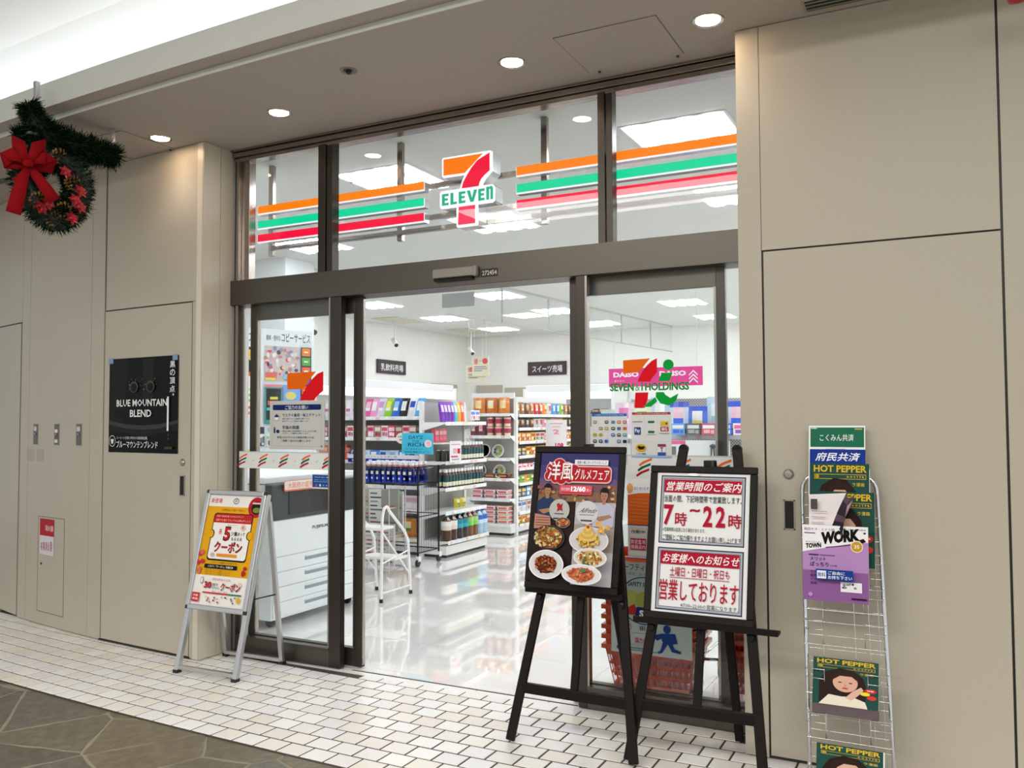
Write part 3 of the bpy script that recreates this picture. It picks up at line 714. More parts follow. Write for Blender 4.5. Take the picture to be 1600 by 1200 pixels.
def chef(cx, cy, s, coat, skin='a87a60', flip=1):
    p.poly([(cx - .10 * s, cy + .19 * s), (cx - .11 * s, cy + .08 * s), (cx - .04 * s, cy + .045 * s), (cx + .04 * s, cy + .045 * s), (cx + .11 * s, cy + .08 * s), (cx + .10 * s, cy + .19 * s)], coat)
    p.poly([(cx - .09 * s, cy + .135 * s), (cx + .06 * s, cy + .115 * s), (cx + .09 * s, cy + .13 * s), (cx - .03 * s, cy + .16 * s)], skin)
    p.rect(cx - .018 * s, cy + .02 * s, cx + .018 * s, cy + .055 * s, skin).ell(cx, cy, .036 * s, .036 * s, skin).poly([(cx - .04 * s, cy), (cx - .042 * s, cy - .03 * s), (cx - .02 * s, cy - .047 * s), (cx + .02 * s, cy - .047 * s), (cx + .042 * s, cy - .03 * s), (cx + .04 * s, cy), (cx + .03 * s, cy - .015 * s), (cx - .03 * s, cy - .018 * s)], '221a18')
    p.rect(cx - .02 * s, cy + .0 * s, cx - .008 * s, cy + .004 * s, '2a1a16').rect(cx + .008 * s, cy + .0 * s, cx + .02 * s, cy + .004 * s, '2a1a16').rect(cx - .01 * s, cy + .018 * s, cx + .01 * s, cy + .022 * s, '7a3a34')
chef(.14, .30, 1.15, '2b3a5c'); chef(.86, .325, 1.25, 'b8b8cc')
p.ell(.31, .45, .13, .085, 'b9b9b4', 28).ell(.66, .46, .14, .09, 'cfcccf', 28)
p.poly([(.27, .405), (.30, .395), (.32, .41), (.35, .395), (.345, .43), (.355, .46), (.32, .45), (.28, .465), (.285, .435)], 'a6282c').rect(.25, .475, .37, .483, '555').rect(.24, .51, .38, .522, '444')
p.txt(.56, .425, .76, .462, 'Alfredo', '2a2a2a', .0, .25).rect(.57, .475, .75, .48, '777').rect(.59, .515, .73, .527, '444')
p.poly([(.0, .485), (.2, .50), (.22, .59), (.0, .60)], 'b98672').rect(.02, .51, .2, .516, '7a4a3a').rect(.02, .53, .2, .536, '7a4a3a').rect(.02, .55, .2, .556, '7a4a3a').rect(.02, .57, .19, .576, '7a4a3a')
def dish(cx, cy, rx, ry, plate, foods, seed, rim='e8e4e6', fr=.72, n=90, r=.022):
    p.ell(cx, cy, rx, ry, rim, 32).ell(cx, cy, rx * .93, ry * .92, plate, 32)
    rd = random.Random(seed); p.ell(cx, cy, rx * fr, ry * fr, foods[0], 24)
    for i in range(n):
        a, q = rd.uniform(0, 2 * PI), math.sqrt(rd.random()) * fr; p.ell(cx + rx * q * math.cos(a), cy + ry * q * math.sin(a), r * rd.uniform(.4, 1), r * .6 * rd.uniform(.4, 1), rd.choice(foods), 6)
dish(.37, .545, .09, .04, '3a2a26', ['b06a3a', '8a4a2a', 'c88a5a'], 1, 'b8a8a0', n=25)
dish(.21, .665, .20, .095, '2a2624', ['a8683a', 'c88a4a', '7a4420', 'd8c890', 'b85a3a', 'e0d0a0', '9aa050'], 2, '4a4648', fr=.85, n=130)
dish(.225, .87, .22, .11, 'd9d6d8', ['6a2f1c', '8a4424', 'a85a30', '5a2818', 'b87a48'], 3, 'f0eef0', fr=.6, n=110)
dish(.75, .67, .24, .10, 'cfcacd', ['d8b860', 'e6cc7a', 'b89040', 'e0b850', 'a86030'], 4, 'e0dcde', fr=.55, n=100)
for k in range(5): p.ell(.75, .655 - k * .018, .11 - k * .019, .028, ('dcbc66', 'cfa850')[k % 2], 16)
p.ell(.75, .575, .02, .012, 'b23a20')
p.dots(.86, .545, .99, .61, 14, ['e09a3a', 'd8b060', 'e8c890'], .03, 12, .6)
dish(.80, .80, .20, .07, 'd8d0c4', ['c8a860', 'b04028', '5a6a48', 'e8dcb0', 'c88a3a'], 5, 'eceaea', n=70)
dish(.72, .925, .24, .075, 'dcdadc', ['c8704a', 'b85838', 'd88a60', 'c0683c'], 6, 'f0eef0', fr=.65, n=80); p.ell(.75, .895, .04, .015, '5f7a58')
M = FD((-1.73, -.518, .672), (1, 0, 0), vv=lean)
board('food_poster_board', 'dark framed Western food fair poster on the left easel', M, W, Hh, p, 1)

# opening hours notice
W, Hh = .455, .64; p = Print(W - .06, Hh - .06); RED = 'ad1230'
p.rect(0, 0, 1, 1, 'e9e9e8')
def box2(y0, y1):
    p.frame(.045, y0, .955, y1, .012, '2e3748'); p.frame(.057, y0 + .009, .943, y1 - .009, .02, 'a9adb5'); p.frame(.077, y0 + .023, .923, y1 - .023, .004, '2e3748')
box2(.02, .515); box2(.545, .985)
p.rect(.085, .05, .915, .145, RED).txt(.10, .065, .90, .132, '営業時間のご案内', 'f6f6f6', .035, .03)
p.txt(.09, .165, .92, .215, '当面の間、下記時間帯で営業致します。', '1a1a1a', .02)
p.txt(.09, .235, .20, .385, '7', RED, .03).txt(.22, .29, .345, .385, '時', RED, .05).txt(.375, .245, .485, .285, '~', RED, .05)
p.txt(.52, .235, .62, .385, '2', RED, .03).txt(.655, .235, .755, .385, '2', RED, .03).txt(.79, .29, .92, .385, '時', RED, .05)
p.txt(.09, .40, .55, .43, '※営業時間は変更になる場合があります。', '222222', .015)
p.txt(.09, .452, .925, .492, 'ご理解とご協力賜りますようお願い申し上げます', '1a1a1a', .015)
p.rect(.085, .572, .915, .662, RED).txt(.10, .585, .90, .65, 'お客様へのお知らせ', 'f6f6f6', .035, .03)
p.txt(.19, .68, .82, .745, '土曜日・日曜日・祝日も', RED, .03).rect(.19, .752, .82, .756, RED)
p.txt(.085, .77, .915, .915, '営業しております', RED, .045)
p.txt(.32, .925, .92, .958, '※7:00~22:00の営業になります。', '2a2a2a', .01)
p.ell(.4, .012, .07, .01, 'ffffff')
M = FD((-1.18, -.508, .592), (1, 0, 0), vv=lean)
board('hours_notice_board', 'dark framed opening hours notice in red and white on the right easel', M, W, Hh, p, 0)

# --- chrome brochure rack beside the right service door
t = thing('brochure_rack', 'chrome wire brochure rack leaning beside the right service door', 'rack', (-.4, -.42, 0))
rk = lambda s, z: V(((-.525 - .04 * z / 1.2) if s < 0 else (-.222 - .062 * z / 1.2), -.50 + .19 * z / 1.2, z))
OFFR = V((-.4, -.42, 0))
for s in (-1, 1):
    k = -s; pts = [rk(s, 0.01), rk(s, .6), rk(s, 1.13)] + [rk(s, 1.13) + V((k * .05 * (1 - math.cos(a)), .003, .06 * math.sin(a))) for a in frange(.3, PI / 2, 4)]
    b = B(); b.tube([q - OFFR for q in pts], .0085, 10, 'd8d8d8'); b.build('side_tube', CHROME, t)
    b = B(); b.box(rk(s, 0).x + .4 - .012, -.5 + .42 - .03, 0, rk(s, 0).x + .4 + .012, -.5 + .42 + .2, .012, '222222'); b.build('foot', BLACKM, t, bevel=.003)
b = B(); b.tube([rk(-1, 1.19) + V((.05, 0, 0)) - OFFR, rk(1, 1.19) - V((.05, 0, 0)) - OFFR], .0085, 10); b.build('top_tube', CHROME, t)
b = B()
for i in range(22):
    z = .12 + i * .05; b.tube([rk(-1, z) - OFFR + V((.004, .004, 0)), rk(1, z) - OFFR + V((-.004, .004, 0))], .0016, 5)
for f in (.22, .62, .8, .92):
    b.tube([rk(-1, .1).lerp(rk(1, .1), f) - OFFR + V((0, .007, 0)), rk(-1, 1.17).lerp(rk(1, 1.17), f) - OFFR + V((0, .007, 0))], .0016, 5)
o = b.build('back_grid', CHROME, t)
for zi, z in enumerate((1.0, .86, .73, .60, .42, .26, .06)):
    b = B(); d = V((0, -.045, 0))
    for s in (-1, 1):
        e0 = rk(s, z) - OFFR; inn = V((-s * .07, 0, 0))
        for dz in (0, .035): b.tube([e0 + V((0, 0, dz)), e0 + d + V((0, 0, dz)), e0 + d + inn + V((0, 0, dz))], .002, 5)
        b.tube([e0 + d + inn + V((0, 0, .04)), e0 + d + inn + V((0, 0, -.06)), e0 + inn + V((0, 0, -.06))], .002, 5)
    b.tube([rk(-1, z - .055) - OFFR + d, rk(1, z - .055) - OFFR + d], .002, 5)
    b.build('pocket', CHROME, t)
pr = Print(.135, .04); pr.rect(0, 0, 1, 1, '1b3f8f').rect(.03, .12, .28, .88, 'e8ecf4').txt(.05, .3, .26, .72, '無料', '1b3f8f', .04).txt(.33, .14, .78, .46, 'ご自由に', 'f4f6fa', .04).txt(.33, .54, .97, .88, 'お持ち下さい', 'f4f6fa', .04)
pm = FD((-.093, -.0625, .80), (1, 0, 0)); pr.v = [tuple(pm @ V(v)) for v in pr.v]
bb = B(); bb.v = list(pr.v); bb.f = list(pr.f); bb.c = list(pr.c); bb.s = list(pr.s); bb.box(-.093, -.062, .80, .042, -.058, .84, '1b3f8f'); bb.build('free_sign', LAM, t)

def leaflet(name, label, x0, z0, W, H, y, pr, th=.004, tilt=.15, cat='brochure', rz=0):
    t = thing(name, label, cat); u = V((math.cos(rz), math.sin(rz), 0)); t.matrix_world = FD((x0, y, z0), u, vv=V((0, tilt, 1)))
    B().box(0, 0, -th, W, H, 0, 'e8e6e2').build('pages', PAPER, t)
    pr.z = 0; pr.v = [(v[0], v[1], v[2] + .0003) for v in pr.v]; pr.build('cover', LAM, t); return t
p = Print(.215, .29); p.rect(0, 0, 1, 1, 'f0f2f0').rect(.03, .025, .98, .30, '1f6b4f').txt(.2, .12, .80, .215, 'こくみん共済', 'f2f4f2', .03).rect(.04, .03, .15, .045, 'c8d8d0').rect(.82, .04, .95, .055, 'c8b868').rect(.3, .325, .65, .34, 'aaaaaa')
leaflet('brochure', 'green and white brochure at the very top of the rack', -.535, 1.105, .215, .29, -.345, p, .006)
p = Print(.21, .26); p.rect(0, 0, 1, 1, '17338f').txt(.1, .05, .87, .18, '府民共済', 'f4f6fa', .05, .06).txt(.27, .215, .48, .245, '入院1日あたり', 'dfe4f2', .02).txt(.05, .27, .1, .31, '月', 'f4e04a', .03).txt(.13, .26, .70, .40, '2,000円', 'f0e32a', .04)
leaflet('brochure', 'dark blue brochure with yellow price, below the green one', -.528, 1.04, .21, .255, -.372, p, .004)
def hp(full=True):
    p = Print(.22, .29); p.rect(0, 0, 1, 1, '1f4a42').txt(.06, .025, .96, .12, 'HOT PEPPER', 'd9b32a', .03).frame(.07, .145, .95, .215, .012, 'b8962a').ell(.12, .18, .035, .027, 'b8962a').txt(.62, .165, .92, .195, 'A O S T F R', 'd8b848', .02)
    p.poly([(.1, .95), (.1, .5), (.2, .3), (.4, .2), (.62, .22), (.78, .38), (.82, .6), (.8, .95)], '2a1814')
    p.ell(.5, .5, .19, .2, 'd8a890', 24).poly([(.28, .5), (.32, .3), (.5, .24), (.7, .32), (.72, .48), (.6, .36), (.42, .36), (.33, .44)], '2f1b16')
    for ex in (.42, .58): p.ell(ex, .5, .03, .012, '2a1a18', 8)
    p.ell(.5, .62, .05, .018, 'b8404a', 10).poly([(.48, .58), (.5, .52), (.52, .58)], 'c89078')
    p.poly([(.1, 1), (.25, .78), (.45, .8), (.6, .78), (.8, .86), (.84, 1)], 'e6dcc8').poly([(.5, .82), (.62, .66), (.74, .56), (.78, .62), (.7, .74), (.6, .86)], 'dcb09c')
    p.ell(.88, .62, .09, .05, 'c8302c').ell(.80, .69, .075, .04, 'e8d838').ell(.9, .76, .07, .045, 'd83a34').txt(.83, .60, .93, .63, '特集', 'ffffff', .02).txt(.72, .26, .92, .31, 'ラ漫画', 'd8b848', .03)
    return p
leaflet('magazine', 'dark green magazine with yellow title, upper middle of the rack', -.524, .955, .222, .268, -.398, hp(), .006, cat='magazine')
p = hp(); p.rect(0, 0, .55, .13, '1f4a42'); leaflet('magazine', 'second dark green magazine peeking out under the folded page', -.505, .845, .22, .29, -.418, p, .006, cat='magazine')
# folded-over magazine page
t = thing('magazine', 'open magazine with a curled white front page above the purple one', 'magazine', (-.524, -.432, .905))
b = B(); n = 8; b.add([(0, 0, 0), (0, .02, .215), (.14, .022, .225), (.045, -.005, .0)], [(0, 3, 2, 1)], 'e9dfe0')
for k in range(6): b.add([(.012, -.002, .15 - k * .022), (.012, -.0015, .153 - k * .022), (.07 - k * .006, -.0005, .153 - k * .022), (.07 - k * .006, -.001, .15 - k * .022)], [(0, 1, 2, 3)], 'a8a0a4')
b.box(.01, -.004, .16, .035, -.003, .2, '4a464a'); b.build('front_page', PAPER, t)
b = B(); rows = []
for i in range(n + 1):
    f = i / n; rows.append((V((.14 - .10 * f, .018 - .01 * f, .225 - .215 * f)), V((.15 - .03 * f, -.012 - .02 * math.sin(f * PI), .20 - .17 * f)), V((.175 - .08 * f, .0, .225 - .2 * f))))
for j, cc in ((0, '2a2630'), (1, 'c9b0c4')):
    for i in range(n): b.add([rows[i][j], rows[i + 1][j], rows[i + 1][j + 1], rows[i][j + 1]], [(0, 1, 2, 3)], cc if i % 3 else '5a4658', True)
b.build('curled_pages', LAM, t)
p = Print(.24, .29); p.rect(0, 0, 1, 1, 'b58ac0').rect(0, .6, 1, 1, '8e5e98').poly([(0, 0), (1, 0), (1, .20), (.82, .21), (0, .36)], 'f2eff0')
p.txt(.03, .035, .5, .075, '梅田キタ・ミナミ版', '5a3a68', .02).rect(.57, .03, .67, .05, '555').txt(.69, .03, .97, .05, '12月号 無料配布', '444', .01).rect(.03, .10, .2, .115, '8a5a98')
p.txt(.29, .09, .88, .255, 'WORK', '111111', .07, 0, .07).txt(.05, .25, .29, .315, 'TOWN', '151515', .05, 0, .02).poly([(.36, .285), (.75, .235), (.75, .245), (.36, .295)], '151515').poly([(.87, .17), (.93, .15), (.97, .19), (.9, .215)], '181818').ell(.95, .08, .02, .012, '333')
p.txt(.05, .215, .27, .235, 'タウンワーク', '333', .01)
p.ell(.83, .26, .095, .08, 'e8e0d0').ell(.83, .26, .08, .067, 'c8952a').txt(.79, .235, .87, .285, '35', 'f4e8c8', .03)
p.txt(.12, .42, .36, .47, 'メリット', '2a1a2e', .03).txt(.12, .485, .40, .545, 'ばっちり', '2a1a2e', .03).txt(.42, .515, .53, .535, 'の仕事', '4a2a4e', .01).rect(.1, .385, .25, .4, '3a2a3e').rect(.27, .388, .5, .397, '6a4a6e')
for i, s_ in enumerate(('ホテル', '販売', 'ファッション', '接客')): p.txt(.12, .60 + i * .05, .12 + .05 * len(s_), .635 + i * .05, s_, '4a2450', .02)
p.rect(.58, .73, .9, .86, 'ece8ee').dots(.6, .75, .88, .84, 8, ['3a3a40', '3b5a9a', '888'], .03, 7, .7).rect(.74, .93, .97, .95, '2a1a2e').ell(.12, .92, .035, .028, 'b890c0')
leaflet('magazine', 'purple and white job magazine held in the middle of the rack', -.545, .715, .24, .29, -.462, p, .012, tilt=.04, cat='magazine')
p = hp()
for c in range(len(p.v)): pass
t = leaflet('magazine', 'thick dark green magazine stack in the lower pocket showing a woman\'s face', -.512, .335, .235, .16, -.505, Print(.01, .01), .02, .35, 'magazine')
pr = hp(); ky = .17 / .29; kx = .235 / .22
pr.v = [(v[0] * kx, v[1] * ky, v[2] + .0006) for v in pr.v]
q = pr.build('cover_print', LAM, t)
b = B(); b.box(0, -.035, -.03, .235, .0, -.002, '5a4a4e'); b.build('page_edges', PAPER, t)
p = hp(); p.v = [(v[0] * kx, v[1] * ky, v[2]) for v in p.v]
t = leaflet('magazine', 'dark green magazine in the lowest pocket, cut by the picture edge', -.50, .0, .24, .17, -.545, Print(.01, .01), .02, .35, 'magazine')
t.location.z = .02
p.v = [(v[0], v[1], v[2] + .0006) for v in p.v]; p.build('cover_print', LAM, t)

# ================================================================ SIGNS, STICKERS AND FITTINGS ON THE ENTRANCE
# --- lit brand sign hanging behind the transom
def sign_seven():
    t = thing('shop_sign', 'lit white-edged number 7 sign with ELEVEN in green, hanging behind the middle transom', 'sign', (-2.565, .125, 2.507))
    Wd, Hd = .323, .403; k = Hd / 869
    L_ = lambda u, v: (u * Wd, Hd - v * k)
    def plate(name, pts, z0, z1, col, m=LIT, side='c9ccce', par=t):
        b = B(); b.T = MX(((1, 0, 0, 0), (0, 0, -1, 0), (0, 1, 0, 0), (0, 0, 0, 1))); q = [L_(*p) for p in pts]
        if sum(q[i - 1][0] * q[i][1] - q[i][0] * q[i - 1][1] for i in range(len(q))) < 0: q = q[::-1]
        b.prism(q, z0, z1, col); return b.build(name, m, par)
    out = [(.0, 14), (.03, 0), (.97, 0), (1.0, 14), (1.0, 250), (.93, 290), (.86, 340), (.81, 390), (.78, 440), (.36, 440), (.385, 360), (.42, 300), (.465, 245), (.03, 245), (.0, 230)]
    bar = [(-.03, 440), (.0, 416), (1.02, 416), (1.055, 440), (1.055, 610), (1.02, 632), (.0, 632), (-.03, 610)]
    stem = [(.295, 600), (.715, 600), (.715, 868), (.70, 880), (.31, 880), (.295, 868)]
    for nm, pts, z in (('seven_body', out, 0), ('name_plate_body', bar, .008), ('stem_body', stem, 0)):
        plate(nm, pts, -.105 + z, -.012 + z, 'd2d4d6', mat('sign_can', vc=True, rough=.2, metal=.6))
        plate('face', pts, -.012 + z, z, 'ffffff')
    plate('orange_face', [(.035, 23), (.825, 23), (.72, 80), (.61, 145), (.53, 185), (.465, 226), (.035, 220)], 0, .0012, 'ff7a0a')
    plate('red_face', [(.956, 26), (.956, 241), (.88, 275), (.80, 320), (.755, 370), (.737, 420), (.404, 412), (.43, 340), (.518, 249), (.60, 175), (.71, 98), (.84, 60)], 0, .0012, 'f4063a')
    plate('red_face', [(.342, 628), (.67, 628), (.67, 852), (.33, 852)], 0, .0012, 'fb3a5c')
    p = Print(Wd * 1.085, 216 * k)
    G = '10b088'
    def E_(x, w): p.rect(x, .18, x + w * .42, .84, G).rect(x, .18, x + w, .32, G).rect(x, .44, x + w * .9, .57, G).rect(x, .70, x + w, .84, G)
    E_(.045, .125); p.rect(.205, .18, .26, .84, G).rect(.205, .70, .325, .84, G); E_(.36, .125)
    p.poly([(.51, .18), (.57, .18), (.605, .62), (.64, .18), (.70, .18), (.635, .84), (.575, .84)], G); E_(.72, .115)
    p.poly([(.865, .84), (.865, .12), (.91, .12), (.915, .17), (.94, .10), (.97, .12), (.985, .22), (.985, .84), (.94, .84), (.94, .28), (.93, .24), (.915, .28), (.915, .84)], G)
    M = MX(((1, 0, 0, -.03 * Wd), (0, 0, -1, -.0092), (0, 1, 0, Hd - 632 * k), (0, 0, 0, 1))); p.v = [tuple(M @ V(v)) for v in p.v]
    p.build('lettering', LIT, t)
    return t
sign_seven()
def stripe(label, x0, x1, z, col, hi):
    t = thing('stripe_light', label, 'sign', (x0, .12, z), group='lit stripes of the sign behind the transom')
    B().box(0, .004, -.008, x1 - x0, .05, .046, 'd2d4d6').build('housing', mat('sign_can', vc=True), t)
    B().box(0, 0, -.009, x1 - x0, .004, .046, 'f4f4f8').build('white_edge', LIT, t)
    B().box(.003, -.0014, 0, x1 - x0 - .003, 0, .046, col).build('colour_face', LIT, t)
for s_, x0, x1 in (('left', -3.945, -2.68), ('right', -2.09, -.8)):
    for nm, z, c, h in (('orange', 2.745, 'ff8208', 1), ('green', 2.65, '08d69c', 0), ('red', 2.563, 'f8103e', 0)):
        stripe('%s %s stripe of the lit sign, %s' % (s_, nm, {'orange': 'uppermost of its three', 'green': 'between the orange and the red', 'red': 'lowest of its three'}[nm]), x0, x1, z, c, h)
t = thing('sign_support', 'steel hangers and rails carrying the lit sign', 'bracket', (0, 0, 0))
for x in (-3.99, -2.97, -2.01): B().box(x, .265, 2.5, x + .036, .295, 3.1, 'b4afa8').build('hanger', STEELL, t, bevel=.002)
for z in (2.785, 2.60, 2.53): B().box(-3.95, .235, z, -.85, .262, z + .026, 'b4afa8').build('rail', STEELL, t)
for x, lab in ((-3.99, 'left'), (-3.02, 'middle'), (-2.06, 'right')):
    t = thing('sprinkler', 'small ceiling sprinkler beside the %s sign hanger' % lab, 'sprinkler', (x + .3, .75, 3.1)); B().lathe([(.03, -.004), (.032, 0)], 16, 'c8c8c4').build('collar', VC, t); B().lathe([(.004, -.035), (.012, -.03), (.012, -.004)], 10, '77756f').build('head', VC, t)

# --- motion sensor and number plate on the header
t = thing('door_sensor', 'long grey motion sensor on the header beam above the doorway', 'sensor', (-2.375, -.035, 2.20))
b = B(); b.T = MX.Translation((0, 0, 0)); b.box(-.135, -.03, -.012, .135, 0, .038, '8f8a82'); b.build('housing', mat('sensor_grey', '8f8a82', .4), t, bevel=.006)
B().box(-.13, -.026, -.028, .11, -.002, -.0125, '0a0a0c').build('lens', mat('sensor_lens', '060608', .08), t, bevel=.003)
B().box(.115, -.034, -.016, .14, 0, .04, '8a857d').build('end_cap', mat('sensor_grey'), t, bevel=.008)
t = thing('number_plate', 'small dark plate reading 272454 beside the door sensor', 'plate'); t.matrix_world = FY((-2.222, -.0356, 2.178))
p = Print(.1, .042); p.rect(0, 0, 1, 1, '3c3834').txt(.06, .2, .94, .8, '272454', 'cfc9c0', .02); p.build('plate', LAM, t)

# --- striped safety bands on the glass
def band(label, x0, x1, y, z0, z1, first, step, txt=True):
    t = thing('glass_band', label, 'sticker', group='white safety bands with slanted colour strokes on the door glass'); W = x1 - x0; H_ = z1 - z0; t.matrix_world = FY((x0, y, z0))
    p = Print(W, H_); p.rect(0, 0, 1, 1, 'e4e6e4').rect(0, 0, 1, .06, 'c4cbc8')
    x = first
    while x < W:
        for k, c in enumerate(('ee6a2a', '15603a', 'b8152c')):
            yy = .25 + k * .22; dx = -.007 * k / W
            a, b_ = x / W + dx, (x + .066) / W + dx
            p.poly([(a, yy + .16), (a + .3 * (b_ - a), yy + .03), (b_, yy - .13), (b_, yy - .03), (a + .5 * (b_ - a), yy + .08), (a + .004 / W, yy + .24)], c)
        if txt: p.txt((x + .105) / W, .5, (x + .125) / W, .58, '7', 'b0b4b2', .02)
        x += step
    p.build('film', LAM, t)
band('white band with orange, green and red strokes across the left door leaf', -3.957, -3.236, -.009, 1.131, 1.234, .0, .166)
band('striped white band across the right door leaf, partly behind the notice', -1.636, -.816, -.009, 1.135, 1.25, .08, .19)

def seven_flat(p, x0, y0, w, h):
    f = lambda u, v: (x0 + u * w, y0 + v * h)
    p.poly([f(0, .03), f(.80, .0), f(.70, .10), f(.58, .22), f(.48, .36), f(0, .38)], 'ee6a0c')
    p.poly([f(1, 0), f(1, .38), f(.88, .46), f(.80, .56), f(.74, .68), f(.40, .68), f(.46, .52), f(.56, .34), f(.68, .2), f(.84, .07)], 'e0141e')
    p.poly([f(.36, .80), f(.70, .80), f(.68, .96), f(.62, 1.08), f(.33, 1.08)], 'e0141e')
def on_glass(name, label, cat, x0, z0, W, H_, p, y=-.009, m=LAM, part='film'):
    t = thing(name, label, cat); t.matrix_world = FY((x0, y, z0)); p.build(part, m, t); return t
p = Print(.275, .17); f = lambda u, v: (u, v)
p.poly([(0, .03), (.80, .0), (.70, .15), (.58, .33), (.46, .60), (0, .60)], 'ee6a0c').poly([(1, 0), (1, .68), (.90, .78), (.80, .9), (.76, 1.0), (.36, 1.0), (.42, .80), (.54, .52), (.68, .28), (.84, .08)], 'e0141e')
on_glass('logo_sticker', 'orange and red number 7 logo on the left door glass above the notice', 'sticker', -3.575, 1.541, .275, .17, p)
# request notice
t = thing('request_notice', 'grey acrylic notice with a blue heading on the left door leaf', 'notice'); t.matrix_world = FY((-3.705, -.016, 1.25))
B().box(0, 0, -.006, .42, .29, 0, 'c9cac3').build('plate', mat('acrylic_grey', 'c6c7c0', .2), t, bevel=.002)
p = Print(.42, .29); NV = '1c2a6a'
p.frame(.05, .07, .95, .94, .006, 'a9aba6').rrect(.06, .08, .94, .19, .02, NV).txt(.29, .095, .71, .175, 'ご協力のお願い', 'e4e6ee', .03)
p.txt(.24, .26, .93, .33, 'マスクの着用・咳エチケット', '23305f', .03).txt(.24, .355, .74, .385, '会話の際はマスクの着用をお願いします', '30386a', .01).txt(.24, .405, .72, .435, '咳エチケットにご協力をお願いします', '30386a', .01)
p.ell(.135, .34, .055, .075, '8a93b4').ell(.135, .34, .05, .068, 'd6d8d4').poly([(.09, .32), (.135, .27), (.18, .32), (.17, .335), (.10, .335)], NV).rrect(.1, .345, .17, .385, .01, 'f0f0f0')
p.txt(.24, .51, .55, .585, '手指の除菌', '23305f', .03).txt(.24, .61, .86, .64, '店内に設置の手指除菌用アルコールをご利用', '30386a', .01).txt(.24, .655, .72, .685, 'ください。ご理解をお願いします', '30386a', .01)
p.rect(.085, .57, .11, .665, NV).rect(.09, .54, .105, .57, NV).ell(.16, .63, .03, .035, NV)
p.txt(.15, .73, .82, .775, '新型コロナウイルス感染予防のため', '333333', .02).txt(.22, .80, .76, .845, 'ご理解 ご協力をお願いします', '333333', .02)
p.build('print', LAM, t)
b = B(); b.T = MX.Translation((.4, .02, 0)); b.lathe([(.007, 0), (.006, .004)], 12, '8a8478'); b.build('stud', VC, t)
p = Print(.14, .085); p.rect(0, 0, 1, 1, '1e4f95').rect(0, 0, 1, .05, 'c8d4e4').txt(.12, .16, .85, .26, 'マルチコピー機', 'dfe8f4', .02).txt(.1, .36, .9, .42, '各種サービスのご案内', 'c0d0e8', .0).rect(.1, .5, .85, .53, '9ab4d8').ell(.22, .76, .05, .08, 'c84a5a').ell(.42, .76, .05, .08, 'e8e4d0').ell(.6, .76, .04, .05, '8ab0d8').ell(.76, .76, .04, .05, '8ab0d8').rect(0, .9, 1, 1, 'd8dde2')
on_glass('blue_sticker', 'small blue notice sticker under the striped band on the left door glass', 'sticker', -3.378, 1.022, .14, .085, p)

# right leaf: group logo
p = Print(.40, .26)
f = lambda u, v: (.17 + u * .43, v)
p.poly([f(0, .02), f(.80, .0), f(.70, .07), f(.60, .15), f(.48, .25), f(0, .27)], 'ee6a0c')
p.poly([f(1, 0), f(1, .26), f(.90, .33), f(.82, .40), f(.80, .43), f(.43, .43), f(.47, .36), f(.56, .25), f(.68, .15), f(.84, .05)], 'e0141e')
p.poly([f(.36, .63), f(.74, .63), f(.72, .76), f(.63, .92), f(.33, .92)], 'e0141e')
p.ell(.74, .13, .066, .10, '0aa03a').poly([(.66, .275), (.79, .275), (.755, .43), (.61, .43)], '0aa03a').poly([(.585, .63), (.68, .63), (.70, .68), (.76, .74), (.86, .66), (.83, .80), (.74, .88), (.64, .84), (.58, .72)], '0aa03a').poly([(.42, .90), (.52, .90), (.60, .80), (.575, .72)], '0aa03a')
p.rect(.0, .475, .98, .565, 'eef0ee') if 0 else None
for dx in (-.002, .002): p.txt(.0 + dx, .45, .305 + dx, .60, 'SEVEN', '178a3c', .03).txt(.325, .455, .385, .60, '&', '3a9a5a', .0).txt(.402 + dx, .44, .42 + dx, .60, 'i', '178a3c', .03).txt(.45 + dx, .45, .99 + dx, .60, 'HOLDINGS', '178a3c', .03)
on_glass('logo_sticker', 'orange, red and green group logo with SEVEN & i HOLDINGS on the right door glass', 'sticker', -1.51, 1.455, .40, .26, p)
